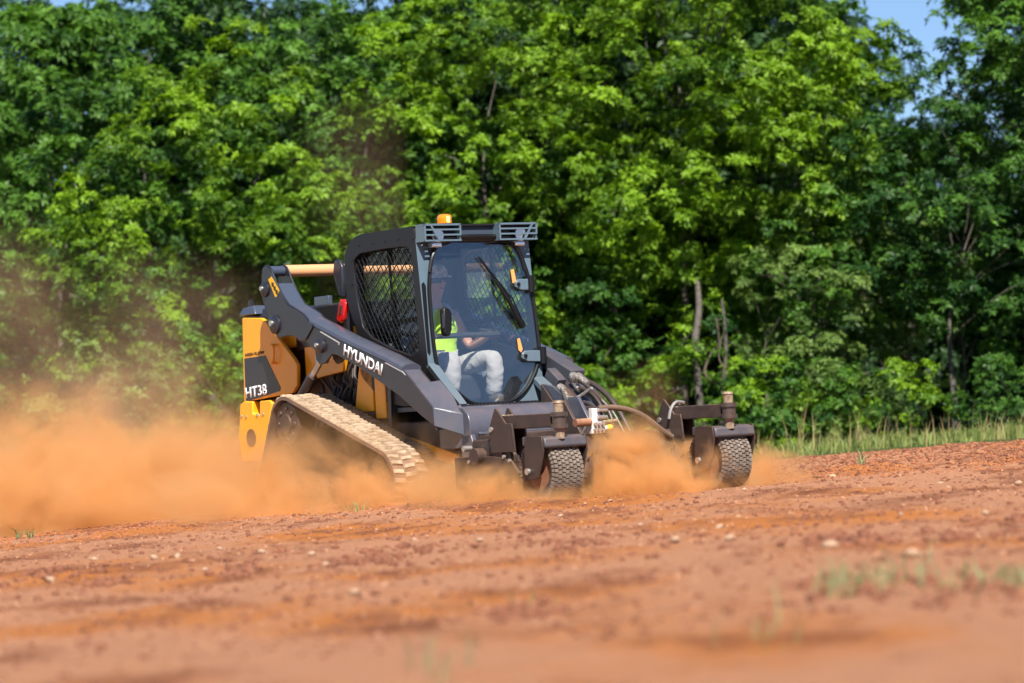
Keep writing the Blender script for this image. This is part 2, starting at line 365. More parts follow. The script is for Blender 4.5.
def crown_shape(seed, H, W, z0, n_cl, n_sp, size, cone=.0, clr=(.38, .75), depth=None, tmean=.4, tufts=None):
    """clumps of sprays spread through the crown; returns verts, quads, tints, clump centres"""
    rng = np.random.default_rng(seed); D = depth or W
    C = []; 
    while len(C) < n_cl:
        u = rng.normal(size=3); u /= np.linalg.norm(u); rr = rng.uniform(.45, 1.0) ** .6
        z = u[2] * rr
        wz = 1 - cone * max(0, z) - .12 * max(0, -z)
        c = np.array([u[0] * rr * W / 2 * wz, u[1] * rr * D / 2 * wz, z0 + (H - z0) * (.5 + .5 * z)])
        c += rng.normal(size=3) * .22
        C.append(c)
    C = np.array(C); cr = rng.uniform(*clr, n_cl) 
    nt_ = tufts or max(n_cl, int(n_sp / 15)); ti = rng.choice(n_cl, nt_, p=cr ** 2 / (cr ** 2).sum())
    u = rng.normal(size=(nt_, 3)); u[:, 2] = u[:, 2] * .8 + .28; out = C[ti] - np.array([0, 0, (z0 + H) / 2]); out /= np.linalg.norm(out, axis=1, keepdims=True)
    u = u + out * .5; u /= np.linalg.norm(u, axis=1, keepdims=True)
    TP_ = C[ti] + u * (cr[ti] * rng.uniform(.55, 1.1, nt_))[:, None] * np.array([1.15, 1.15, .8])
    tr_ = rng.uniform(.13, .30, nt_) * max(.8, size / .12); ax = u * .6 + np.array([0, 0, .75]); ax /= np.linalg.norm(ax, axis=1, keepdims=True)
    idx = rng.choice(nt_, n_sp, p=tr_ ** 2 / (tr_ ** 2).sum()); n = n_sp
    v = rng.normal(size=(n, 3)) + ax[idx] * 1.1; v /= np.linalg.norm(v, axis=1, keepdims=True)
    P = TP_[idx] + v * (tr_[idx] * rng.uniform(.5, 1.1, n))[:, None] * np.array([1.1, 1.1, .7])
    N = v + np.array([0, 0, .45]) + rng.normal(size=(n, 3)) * .25
    ct = np.clip(rng.normal(tmean, .2, n_cl), 0, 1); tt = rng.normal(0, .12, nt_)
    hi = (v * ax[idx]).sum(1)
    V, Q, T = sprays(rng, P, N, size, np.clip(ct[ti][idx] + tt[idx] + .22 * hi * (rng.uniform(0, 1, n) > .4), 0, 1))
    return V, Q, T, C
def tree_wood(seed, H, z0, C, r0=.13, lean=(0, 0), limbs=14, bend=.25):
    rng = random.Random(seed); m = MB()
    k = 9; top = H * .62; pts = []
    for i in range(k):
        t = i / (k - 1)
        pts.append(Vector((lean[0] * t + bend * math.sin(t * 5 + seed) * t * .6, lean[1] * t + bend * math.cos(t * 4 + seed) * t * .5, -.3 + (top + .3) * t)))
    m.tube(spline(pts, 3), [r0 * (1.25 if i == 0 else 1) * (1 - .85 * i / (k * 3 - 3)) for i in range((k - 1) * 3 + 1)], 9)
    idx = list(range(len(C))); rng.shuffle(idx)
    for i in idx[:limbs]:
        c = Vector(C[i]); t = max(.15, min(.9, (c.z - .35 * math.hypot(c.x, c.y) - .2) / top))
        a = pts[0].lerp(pts[-1], t); j = min(k - 2, int(t * (k - 1))); a = pts[j].lerp(pts[j + 1], t * (k - 1) - j)
        mid = a.lerp(c, .5) + Vector((rng.uniform(-.3, .3), rng.uniform(-.3, .3), rng.uniform(-.05, .3)))
        m.tube(spline([a, mid, c], 3), [r0 * .30 * (1 - t * .4) * (1 - .13 * q) for q in range(7)], 6)
    return m
_protos = {}
def tree(name, px, d, label, proto=None, rz=0, group=None, scale=1, mat_=MID, back=0, **kw):
    """a tree at image column px and distance d; proto reuses the meshes of an earlier one"""
    x = (px - 512) / FPX * d
    o = empty(name, label, 'tree' if 'tree' in name else name.split('_')[-1], group, loc=(x, d, ground_z(x, d, False)))
    o.rotation_euler = (0, 0, rz); o.scale = (scale,) * 3
    if proto in _protos:
        cm, wm, names = _protos[proto]
    else:
        bark = kw.pop('bark', BARK); wood = dict(r0=kw.pop('r0', .13), lean=kw.pop('lean', (0, 0)), limbs=kw.pop('limbs', 14), bend=kw.pop('bend', .25))
        V, Q, T, C = crown_shape(**kw)
        cm = np_mesh('crown', V, Q, mat_, T)
        wm = tree_wood(kw['seed'], kw['H'], kw['z0'], C, **wood).mesh('trunk'); wm.materials.append(bark); wm.shade_smooth()
        names = ('crown', 'trunk')
        if proto: _protos[proto] = (cm, wm, names)
    for nm, me in (('crown', cm), ('trunk', wm)):
        c = link(bpy.data.objects.new(nm, me)); c.parent = o
        if nm == 'trunk': c.location = (0, back, 0)
    return o
#TREES
def plant_wood():
    T = tree
    gF = 'front row of trees along the field edge'
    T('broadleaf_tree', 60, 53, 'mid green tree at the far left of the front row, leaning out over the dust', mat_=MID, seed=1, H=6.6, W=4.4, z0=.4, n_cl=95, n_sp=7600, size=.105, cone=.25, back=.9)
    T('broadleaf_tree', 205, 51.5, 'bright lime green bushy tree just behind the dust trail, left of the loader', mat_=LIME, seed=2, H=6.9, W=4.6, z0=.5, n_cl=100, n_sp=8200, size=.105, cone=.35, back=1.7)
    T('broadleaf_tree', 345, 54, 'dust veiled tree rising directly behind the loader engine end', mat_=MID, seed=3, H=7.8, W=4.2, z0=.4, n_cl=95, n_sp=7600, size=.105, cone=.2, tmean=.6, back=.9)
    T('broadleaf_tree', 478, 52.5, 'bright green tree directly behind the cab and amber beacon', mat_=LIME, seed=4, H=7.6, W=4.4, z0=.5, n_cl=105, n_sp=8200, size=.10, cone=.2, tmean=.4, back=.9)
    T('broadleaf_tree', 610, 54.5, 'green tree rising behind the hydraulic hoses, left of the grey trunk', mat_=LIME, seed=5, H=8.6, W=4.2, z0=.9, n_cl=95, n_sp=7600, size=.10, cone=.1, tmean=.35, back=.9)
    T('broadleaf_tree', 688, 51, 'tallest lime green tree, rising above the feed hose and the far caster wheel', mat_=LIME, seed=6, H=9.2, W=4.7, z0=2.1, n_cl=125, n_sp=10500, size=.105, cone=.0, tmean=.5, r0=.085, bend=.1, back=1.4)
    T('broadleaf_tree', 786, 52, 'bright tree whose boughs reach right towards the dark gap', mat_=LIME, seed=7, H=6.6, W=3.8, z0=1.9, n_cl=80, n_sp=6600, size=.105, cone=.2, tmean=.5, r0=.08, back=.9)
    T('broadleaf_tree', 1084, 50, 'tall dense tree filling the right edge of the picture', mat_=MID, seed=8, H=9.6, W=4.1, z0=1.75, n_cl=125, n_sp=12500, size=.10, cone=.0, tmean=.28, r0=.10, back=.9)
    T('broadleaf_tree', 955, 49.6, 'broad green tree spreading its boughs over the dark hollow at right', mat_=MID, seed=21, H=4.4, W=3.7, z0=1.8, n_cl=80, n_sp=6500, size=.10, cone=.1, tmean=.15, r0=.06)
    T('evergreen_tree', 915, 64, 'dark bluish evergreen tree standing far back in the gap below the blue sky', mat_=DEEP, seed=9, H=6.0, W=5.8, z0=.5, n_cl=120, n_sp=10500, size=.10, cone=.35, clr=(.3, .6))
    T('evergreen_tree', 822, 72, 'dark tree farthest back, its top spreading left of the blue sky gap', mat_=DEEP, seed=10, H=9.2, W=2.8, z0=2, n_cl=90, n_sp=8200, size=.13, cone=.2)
    # saplings and under-storey
    T('sapling_tree', 815, 49.5, 'pale thin leaved sapling under the dark hollow, right of the rake', mat_=PALE, seed=11, H=3.5, W=2.4, z0=.3, n_cl=46, n_sp=1700, size=.085, clr=(.22, .42), r0=.04, tmean=.4)
    T('sapling_tree', 905, 51, 'slender sapling with a bare stem before the dark shade', mat_=PALE, seed=12, H=3.6, W=1.7, z0=1.3, n_cl=26, n_sp=900, size=.09, clr=(.22, .4), r0=.035, limbs=9)
    T('sapling_tree', 953, 51, 'forked sapling with two thin stems close to the right edge', mat_=MID, seed=13, H=3.4, W=1.8, z0=1.25, n_cl=26, n_sp=950, size=.09, clr=(.22, .42), r0=.035, lean=(.3, 0), limbs=9)
    T('sapling_tree', 770, 50, 'leafy green sapling just right of the far caster wheel', mat_=MID, seed=14, H=2.9, W=2.0, z0=.2, n_cl=36, n_sp=1500, size=.09, clr=(.22, .45), r0=.035, tmean=.6)
    T('sapling_tree', 655, 49.5, 'low leafy sapling left of the bare grey trunk', mat_=LIME, seed=15, H=1.9, W=1.9, z0=.2, n_cl=26, n_sp=900, size=.095, clr=(.22, .4), r0=.03)
    T('sapling_tree', 590, 50, 'dense low sapling behind the loader hoses', mat_=MID, seed=16, H=2.7, W=1.8, z0=.2, n_cl=34, n_sp=1500, size=.09, clr=(.25, .45), r0=.03)
    T('sapling_tree', 225, 49, 'low sapling at the upper edge of the dust, behind the orange engine panel', mat_=MID, seed=17, H=2.2, W=2.2, z0=.2, n_cl=32, n_sp=1300, size=.09, clr=(.25, .45), r0=.03, tmean=.6)
    T('sapling_tree', 110, 49.5, 'low sapling half veiled by the dust at left', mat_=PALE, seed=18, H=2.5, W=2.4, z0=.2, n_cl=34, n_sp=1500, size=.09, clr=(.25, .45), r0=.03)
    # shrubs at the foot of the wood
    gS = 'low shrubs at the foot of the wood'
    rng = random.Random(5)
    for i, (px, d, lb) in enumerate([(775, 47, 'low bright shrub just right of the far caster wheel'), (812, 46.8, 'low shrub under the pale thin leaved sapling'), (848, 47.2, 'low pale shrub left of the dark hollow in the wood'), (884, 46.6, 'low shrub in front of the darkest shade'),
                               (1003, 46.9, 'low shrub nearest the right edge of the picture'), (735, 47.5, 'low shrub directly behind the far caster wheel'), (630, 48, 'low shrub behind the brown feed hose'),
                               (30, 48, 'low shrub behind the dust at the far left edge'), (165, 48, 'low shrub at the top of the dust cloud, left of the orange engine panel'), (285, 48, 'low shrub hidden behind the loader arm tower'), (560, 48.5, 'low shrub behind the right side of the cab')]):
        T('green_shrub', px, d, lb, proto='shrub%d' % (i % 3), rz=rng.uniform(0, 6), group=gS, scale=rng.uniform(.7, 1.15),
          mat_=(LIME, MID, PALE)[i % 3], seed=30 + i, H=.95, W=1.5, z0=.05, n_cl=18, n_sp=640, size=.08, clr=(.18, .34), r0=.015, limbs=6)
    # the rows behind: real trees that close the wood
    gB = 'trees deeper in the wood behind the front row'
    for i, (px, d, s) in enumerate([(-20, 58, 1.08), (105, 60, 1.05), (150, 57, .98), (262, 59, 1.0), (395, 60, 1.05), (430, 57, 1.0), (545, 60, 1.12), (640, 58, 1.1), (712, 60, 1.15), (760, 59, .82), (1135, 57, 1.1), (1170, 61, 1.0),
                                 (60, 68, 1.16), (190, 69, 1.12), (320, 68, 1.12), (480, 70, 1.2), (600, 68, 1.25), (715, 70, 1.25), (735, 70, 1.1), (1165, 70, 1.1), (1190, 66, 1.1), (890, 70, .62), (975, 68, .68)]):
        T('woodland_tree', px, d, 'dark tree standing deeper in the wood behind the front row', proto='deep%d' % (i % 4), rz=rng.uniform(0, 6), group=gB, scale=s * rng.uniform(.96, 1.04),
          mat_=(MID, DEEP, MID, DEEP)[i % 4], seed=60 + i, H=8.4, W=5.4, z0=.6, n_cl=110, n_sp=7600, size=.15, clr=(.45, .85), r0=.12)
    gH = 'dark undergrowth shrubs inside the wood'
    for i in range(22):
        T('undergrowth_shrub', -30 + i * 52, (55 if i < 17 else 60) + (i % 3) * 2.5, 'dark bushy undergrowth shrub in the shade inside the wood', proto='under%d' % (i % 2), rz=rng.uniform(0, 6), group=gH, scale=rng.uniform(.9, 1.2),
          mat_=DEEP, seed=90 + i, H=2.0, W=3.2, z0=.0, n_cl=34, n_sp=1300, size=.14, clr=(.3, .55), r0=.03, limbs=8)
plant_wood()

# bare stems, dead boughs and looping vines seen against the dark gaps
def twig(name, label, cat, pts, r, d, m=BARK, jag=0):
    P = [world_at(a, b, d + (c if True else 0)) for a, b, c in pts]
    o = MB().tube(spline(P, 6), [r * (1 - .6 * i / (len(P) * 6)) for i in range((len(P) - 1) * 6 + 1)], 7).build(name, m); return tag(o, label, cat)
twig('bare_trunk_tree', 'bare grey tree trunk rising behind the feed hose, left of the looping vine', 'tree', [(704, 445, 0), (701, 415, 0), (697, 380, 0), (695, 345, 0), (699, 310, .3), (697, 280, .8)], .075, 49.2)
twig('hanging_vine', 'pale vine looping down beside the bare grey trunk', 'vine', [(716, 318, 0), (719, 345, .1), (712, 352, .2), (705, 372, .2), (716, 384, .1), (726, 372, 0), (719, 358, 0), (722, 336, 0)], .018, 49.1, VINE)
twig('thin_tree_stem', 'thin upright bare stem just right of the vine', 'stem', [(724, 450, 0), (722, 400, 0), (726, 350, 0), (722, 300, 0)], .04, 49.3)
twig('fallen_bough', 'dead bough slanting up behind the hydraulic hoses', 'bough', [(655, 392, 0), (670, 372, 0), (684, 362, 0), (694, 366, 0)], .035, 49.8, VINE)
twig('leaning_trunk', 'pale leaning trunk at the foot of the trees behind the rake', 'trunk', [(625, 425, 0), (640, 402, 0), (656, 388, 0), (672, 384, 0)], .045, 49.2, VINE)
twig('dead_tree', 'bare forked dead tree in the dark gap, upper right', 'dead tree', [(866, 330, 0), (862, 250, 0), (868, 205, 0), (864, 165, 0)], .045, 53.5)
twig('dead_branch', 'bare branch slanting across the dark gap, upper right', 'branch', [(862, 250, 0), (852, 222, 0), (842, 205, 0), (834, 178, 0)], .026, 53.5)
twig('thin_tree_stem', 'thin pale stem rising in the shade near the right edge', 'stem', [(985, 440, 0), (984, 400, 0), (994, 365, 0), (1002, 330, 0)], .022, 51.5)
twig('thin_tree_stem', 'thin curved stem rising left of the forked sapling', 'stem', [(925, 440, 0), (918, 400, 0), (912, 365, 0), (904, 335, 0)], .022, 51.5)
twig('dead_branch', 'bare horizontal branch low in the wood, right of the far wheel', 'branch', [(805, 374, 0), (835, 372, 0), (862, 374, 0), (890, 366, 0)], .02, 49)

# ------------------------------------------------------------------ grass
def blades(name, pts, hmin, hmax, wd, m, seed, lean=.35):
    rng = np.random.default_rng(seed); P = np.array(pts, float); n = len(P)
    h = rng.uniform(hmin, hmax, n)[:, None] * np.array([.75 + .9 * max(0, .3 + fb(p[0] + 5, p[1], .9, 2)) for p in P])[:, None]; a = rng.uniform(0, 2 * math.pi, n); b = rng.uniform(0, 2 * math.pi, n)
    s = np.stack([np.cos(a), np.sin(a), 0 * a], 1) * wd; l = np.stack([np.cos(b), np.sin(b), 0 * b], 1) * lean * rng.uniform(.1, 1, n)[:, None]
    up = np.array([0, 0, 1.0])
    v = np.stack([P - s / 2, P + s / 2, P + up * h * .55 + l * h * .3 + s * .4, P + up * h * .55 + l * h * .3 - s * .4, P + up * h * (1 - .25 * np.linalg.norm(l, axis=1, keepdims=True)) + l * h], 1)
    k = np.arange(n)[:, None] * 5
    q = np.concatenate([k + np.array([[0, 1, 2, 3]]), k + np.array([[3, 2, 4, 4]])])
    # the tip as a thin quad
    v2 = np.concatenate([v, (v[:, 4:5] + s[:, None] * .12)], 1)
    k = np.arange(n)[:, None] * 6
    q = np.concatenate([k + np.array([[0, 1, 2, 3]]), k + np.array([[3, 2, 5, 4]])])
    t = rng.uniform(0, 1, n); me = np_mesh(name, v2.reshape(-1, 3), q, m, np.concatenate([t, t]))
    o = link(bpy.data.objects.new(name, me)); return o
GRASSM = leaf_mat('green grass', (.10, .155, .032), (.29, .32, .10), .35)
STRAWM = leaf_mat('straw seed heads', (.30, .22, .09), (.42, .33, .16), .3)
rng = random.Random(3)
def gpt(x0, x1, y0, y1, dens=None):
    x = rng.uniform(x0, x1); y = rng.uniform(y0, y1); return (x, y, ground_z(x, y, False))
pts = [gpt(-9, 9, 36.5, 49) for i in range(34000)]
pts = [p for p in pts if fb(p[0], p[1], .8) > -.12 + .03 * max(0, 41 - p[1])]
tag(blades('field_grass', pts, .05, .19, .016, GRASSM, 1, .8), 'green grass fringe between the red soil and the wood', 'grass', kind='stuff')
pts = [gpt(1.5, 8.5, 36, 45) for i in range(330)] + [gpt(-9, 1, 39, 46) for i in range(60)]
tag(blades('straw_grass', pts, .16, .40, .010, STRAWM, 2, .25), 'dry straw coloured seed stalks standing above the green grass fringe', 'grass', kind='stuff')
# sparse green weeds near the camera (out of focus)
WEEDM = leaf_mat('weed green', (.12, .17, .07), (.24, .30, .14), .3)
wp = []
for (px, py, n, sp) in [(838, 600, 9, .02), (842, 588, 6, .03), (930, 582, 46, .17), (905, 584, 24, .12), (975, 588, 34, .10), (1012, 584, 40, .07), (870, 588, 14, .08), (840, 596, 14, .02), (775, 640, 9, .07), (443, 676, 12, .06), (540, 603, 5, .04), (600, 640, 3, .03)]:
    d = CAMZ / ((py - HZ - (px - 512) * -.0 + (px - 512) * GA) / FPX)
    x = (px - 512) / FPX * d
    for k in range(n):
        xx = x + rng.gauss(0, sp); yy = d + rng.gauss(0, sp * 3); wp.append((xx, yy, ground_z(xx, yy)))
tag(blades('weed_patch', wp, .03, .10, .006, WEEDM, 4, .9), 'sparse blurred green weeds sprouting from the bare soil in the foreground', 'weeds', kind='stuff')
wp = []
for (px, d) in [(490, 25.4), (484, 25.5), (352, 25.6), (472, 25.2), (362, 25.2), (20, 26.5), (30, 26.3), (860, 28)]:
    x = (px - 512) / FPX * d
    for k in range(9): xx = x + rng.gauss(0, .03); yy = d + rng.gauss(0, .05); wp.append((xx, yy, ground_z(xx, yy)))
tag(blades('weed_sprig', wp, .05, .12, .012, WEEDM, 6, 1.1), 'tiny green sprigs on the lip of the soil in front of the loader', 'weeds', kind='stuff')

# ------------------------------------------------------------------ stones and clods
def rock_mesh(seed, m, rough=.35):
    bm = bmesh.new(); bmesh.ops.create_icosphere(bm, subdivisions=2, radius=1)
    for v in bm.verts:
        k = 1 + rough * noise.noise(v.co * 1.3 + Vector((seed * 3.1, 0, 0))) + rough * .5 * noise.noise(v.co * 3 + Vector((0, seed, 0))); v.co = Vector((v.co.x * k, v.co.y * k * .85, v.co.z * k * .62))
    me = bpy.data.meshes.new('stone'); bm.to_mesh(me); bm.free(); me.materials.append(m); me.shade_smooth(); return me
rocks = [rock_mesh(i, STONE) for i in range(5)]
rr = random.Random(8)
def gd(px, py, it=6):           # distance at which the ground is seen at this pixel
    best = 20
    for d in [q * .05 for q in range(160, 640)]:
        x = (px - 512) / FPX * d; z = ground_z(x, d, False); y = HZ + (CAMZ - z) / d * FPX
        if y <= py: return d
    return 31
for i, (px, py, s) in enumerate([(833, 477, .06), (669, 486, .03), (555, 476, .03), (940, 484, .04), (1018, 485, .05), (744, 492, .03), (719, 531, .045), (675, 547, .05), (730, 545, .05), (640, 526, .03),
                                (738, 520, .03), (52, 584, .05), (220, 552, .04), (262, 556, .04), (312, 558, .045), (205, 573, .035), (326, 568, .04), (155, 560, .04), (178, 560, .04), (95, 560, .035), (415, 540, .03), (480, 545, .035),
                                (355, 600, .04), (830, 548, .05), (912, 560, .05), (948, 488, .03), (985, 515, .035), (610, 502, .03), (585, 505, .025), (228, 577, .03), (560, 518, .03), (900, 520, .03)]):
    d = gd(px, py); x = (px - 512) / FPX * d
    o = link(bpy.data.objects.new('pale_stone', rocks[i % 5])); o.location = (x, d, ground_z(x, d) + s * .25); s *= .62; o.scale = (s * rr.uniform(.8, 1.2), s * rr.uniform(.8, 1.1), s * rr.uniform(.7, 1))
    o.rotation_euler = (rr.uniform(-.3, .3), rr.uniform(-.3, .3), rr.uniform(0, 6))
    tag(o, 'largest pale stone, lying just in front of the heaped red clods at right' if i == 0 else 'small pale stone lying loose on the red soil', 'stone', 'pale stones scattered over the red soil')
def scatter(name, label, n, smin, smax, m, seed, region):
    r_ = random.Random(seed); base = []
    for k in range(3):
        bm = bmesh.new(); bmesh.ops.create_icosphere(bm, subdivisions=1, radius=1); vs = []
        for v in bm.verts:
            q = 1 + .45 * noise.noise(v.co * 1.7 + Vector((k * 5 + seed, 0, 0))); vs.append(v.co * q)
        base.append((np.array([tuple(v) for v in vs]), np.array([[v.index for v in f.verts] for f in bm.faces]))); bm.free()
    V = []; F = []; off = 0
    for i in range(n):
        x, y = region(r_); s = smin + (smax - smin) * r_.random() ** 3.2
        b, f = base[i % 3]; a = r_.uniform(0, 6.28); c_, s_ = math.cos(a), math.sin(a)
        q = b * np.array([s, s * r_.uniform(.7, 1.1), s * r_.uniform(.5, .8)]); q = np.stack([q[:, 0] * c_ - q[:, 1] * s_, q[:, 0] * s_ + q[:, 1] * c_, q[:, 2]], 1)
        V.append(q + np.array([x, y, ground_z(x, y) + s * .15])); F.append(f + off); off += len(b)
    me = np_mesh(name, np.concatenate(V), np.concatenate(F), m)
    return tag(link(bpy.data.objects.new(name, me)), label, 'soil', kind='stuff')
CLOD = mat('dark clay clods', (.125, .042, .020), .95, var=(.21, .078, .038), scale=5)
GRIT = mat('tan grit', (.40, .19, .10), .95, var=(.42, .23, .13), scale=5)
CLOD2 = mat('orange clods', (.36, .125, .042), .95, var=(.27, .09, .038), scale=5)
def reg_all(r_):
    y = 9 + 22 * r_.random() ** .75; return r_.uniform(-.165, .165) * y, y
def reg_heap(r_):
    x = r_.uniform(1.6, 5.2); return x, r_.uniform(25.2, 33)
def reg_lip(r_):
    y = r_.uniform(24, 28.5); return r_.uniform(-.16, .16) * y, y
def reg_spots(r_):
    px, py, s = r_.choice([(835, 540, .25), (858, 545, .2), (348, 565, .16), (330, 566, .12), (540, 532, .2), (240, 573, .1), (100, 583, .15), (405, 553, .25), (60, 575, .3), (1010, 520, .2), (880, 590, .35), (980, 600, .3), (525, 610, .15), (950, 535, .3), (575, 545, .2)])
    d = CAMZ / ((py - HZ + (px - 512) * GA) / FPX); return (px - 512) / FPX * d + r_.gauss(0, s * .5), d + r_.gauss(0, s * 1.6)
scatter('soil_grit', 'tan grit and crumbs strewn over the whole red field', 5000, .003, .011, GRIT, 1, reg_all)
scatter('soil_crumbs', 'small dark red soil crumbs strewn over the field', 11000, .004, .022, CLOD, 2, reg_all)
scatter('heaped_clods', 'coarse dark red clods heaped on the right beyond the rake', 12000, .003, .024, CLOD, 3, reg_heap)
scatter('heaped_orange_clods', 'crumbly orange clods heaped on the right beyond the rake', 7000, .003, .018, CLOD2, 4, reg_heap)
scatter('lip_clods', 'small orange clods along the lip of the graded soil', 5200, .004, .018, CLOD2, 5, reg_lip)
scatter('clod_groups', 'groups of larger dark clods lying in the foreground soil', 1300, .004, .036, CLOD, 6, reg_spots)
#MACHINE
# ------------------------------------------------------------------ the loader
L0 = empty('track_loader', 'orange and charcoal compact track loader with caged cab, driving through its own dust', 'track loader', M=MM)
def hull(circles, seg=64):        # belt line round circles (x, z, r), as a dense closed loop
    P = [(x + r * math.cos(a), z + r * math.sin(a)) for x, z, r in circles for a in [2 * math.pi * k / 90 for k in range(90)]]
    P = sorted(set(P)); 
    def half(ps):
        h = []
        for p in ps:
            while len(h) > 1 and (h[-1][0] - h[-2][0]) * (p[1] - h[-2][1]) - (h[-1][1] - h[-2][1]) * (p[0] - h[-2][0]) <= 0: h.pop()
            h.append(p)
        return h
    a = half(P); b = half(P[::-1]); loop = a[:-1] + b[:-1]
    out = []; n = len(loop)
    for i in range(n):
        p, q = Vector(loop[i]), Vector(loop[(i + 1) % n]); k = max(1, int((q - p).length / .03))
        out += [p.lerp(q, j / k) for j in range(k)]
    return out
TC = [(1.13, .66, .19), (.92, .20, .20), (2.44, .19, .21)]      # drive sprocket, rear idler, front idler
loop = hull(TC)
def track(y0, y1):
    m = MB(); n = len(loop); th = .028; vs = []
    for i, p in enumerate(loop):
        t = (loop[(i + 1) % n] - loop[i - 1]).normalized(); nn = Vector((t.y, -t.x))
        a = p; b = p + nn * th
        vs += [(a.x, y0, a.y), (b.x, y0 + .004, b.y), (b.x, y1 - .004, b.y), (a.x, y1, a.y)]
    fs = []
    for i in range(n):
        j = (i + 1) % n
        for k in range(4): fs.append((i * 4 + k, i * 4 + (k + 1) % 4, j * 4 + (k + 1) % 4, j * 4 + k))
    m.add(vs, fs)
    belt = m.build('track', TRACKM, L0, smooth=40)
    cum = [0]
    for i in range(n): cum.append(cum[-1] + (loop[(i + 1) % n] - loop[i]).length)
    tot = cum[-1]; N = int(tot / .060); lug = MB()
    for k in range(N):
        for col in range(4):
            s = (tot * k / N + (.030 if col % 2 else 0)) % tot
            i = max(j for j in range(n) if cum[j] <= s); p = loop[i].lerp(loop[(i + 1) % n], (s - cum[i]) / max(1e-6, cum[i + 1] - cum[i]))
            t = (loop[(i + 1) % n] - loop[i]).normalized(); nn = Vector((t.y, -t.x)); w_ = (y1 - y0)
            ya = y0 + w_ * (.01 + .25 * col); yb = ya + w_ * .23
            hv = random.Random(k * 7 + col).uniform(.009, .017); o = p + nn * (th - .004); hi = p + nn * (th + hv)
            def q(c, dt, y): return (c.x + t.x * dt, y, c.y + t.y * dt)
            sk = .008 * (1 if col % 2 else -1)
            lug.hexa([q(o, -.020, ya), q(o, -.020 + sk, yb), q(o, .020 + sk, yb), q(o, .020, ya)], [q(hi, -.014, ya + .006), q(hi, -.014 + sk, yb - .006), q(hi, .014 + sk, yb - .006), q(hi, .014, ya + .006)])
    lug.build('tread_lugs', LUG, belt, smooth=0)
    return belt
def wheel_disc(c, r, y0, y1, m, name, par, holes=8):
    b = MB(); yc = (y0 + y1) / 2
    b.lathe([(r, y0 - yc), (r, y1 - yc)], (c[0], yc, c[1]), 1, 28)
    s = -1 if yc < 0 else 1; f = y0 if s < 0 else y1
    b.lathe([(r * .45, -.02 + (f - yc)), (r * .45, .02 + (f - yc))], (c[0], yc, c[1]), 1, 20)
    for k in range(holes):
        a = 2 * math.pi * k / holes; b.cyl((c[0] + r * .68 * math.cos(a), f - .012, c[1] + r * .68 * math.sin(a)), (c[0] + r * .68 * math.cos(a), f + .012, c[1] + r * .68 * math.sin(a)), .018, 8)
    return b.build(name, m, par, bevel=.006)
for s in (-1, 1):
    y0, y1 = (-.97, -.55) if s < 0 else (.55, .97)
    track(y0, y1)
    a, b = (y0 + .03, y0 + .10) if s < 0 else (y1 - .10, y1 - .03)
    wheel_disc((1.13, .66), .175, a, b, RUSTY, 'drive_sprocket', L0)
    wheel_disc((.92, .20), .185, a, b, RUSTY, 'track_wheel', L0)
    wheel_disc((2.44, .19), .195, a, b, RUSTY, 'track_wheel', L0)
    for x in (1.25, 1.52, 1.79, 2.06): wheel_disc((x, .115), .105, a, b, RUSTY, 'track_roller', L0, 5)
    yy0, yy1 = (y0 + .12, y1 - .04) if s < 0 else (y0 + .04, y1 - .12)
    f = MB(); f.prism([(.95, .16), (2.3, .16), (2.3, .27), (1.75, .42), (1.35, .60), (1.05, .60), (.92, .4)], yy0, yy1)
    f.build('track_frame', RUSTY, L0, bevel=.01)
    st = MB(); st.box((1.86, (yy0 if s < 0 else yy1) - .004, .22), (2.0, (yy0 if s < 0 else yy1) + .004, .30)); st.build('frame_sticker', YELLOW, L0)
# chassis
c = MB(); c.box((.75, -.53, .22), (2.85, .53, .62)); c.build('chassis', RUSTY, L0, bevel=.015)
for y in (-.545, .515):
    r_ = MB(); r_.prism([(1.55, .70), (2.2, .52), (2.9, .36), (2.9, .27), (2.2, .42), (1.5, .60)], y, y + .03); r_.build('chassis_rail', ORANGE, L0, bevel=.004)
# engine bay under the arms
e = MB(); e.box((.05, -.44, .55), (1.38, .44, 1.30)); e.build('engine_bay', RUSTY, L0, bevel=.01)
for y in (-.54, .50):
    u = MB(); u.prism([(1.50, .72), (1.78, .72), (1.78, 1.02), (1.62, 1.12), (1.58, 1.02)], y, y + .06); u.build('arm_rest_bracket', ORANGE, L0, bevel=.008)
    u = MB(); u.prism([(1.82, .66), (1.97, .66), (1.97, 1.06), (1.82, 1.08)], y - .01, y + .05)
    u.build('side_tank_panel', ORANGE, L0, bevel=.01)
    u = MB(); u.prism([(2.00, .5), (2.05, .5), (2.08, 1.1), (2.03, 1.1)], y - .02, y + .04); u.build('side_strut', CHAR, L0, bevel=.004)
    u = MB(); u.prism([(.80, 1.0), (1.35, 1.05), (1.42, 1.20), (1.30, 1.27), (.80, 1.27)], y, y + .04); u.build('tower_web', ORANGE, L0, bevel=.006)
d_ = MB(); rg = random.Random(2)
for k in range(26):
    x = rg.uniform(.85, 1.5); z = rg.uniform(.72, 1.2); d_.tube(spline([(x, -.46, z), (x + rg.uniform(-.1, .1), -.5, z - .12), (x + rg.uniform(-.2, .2), -.46, z - .25)], 4), .012, 6)
d_.build('engine_hoses', HOSE, L0)
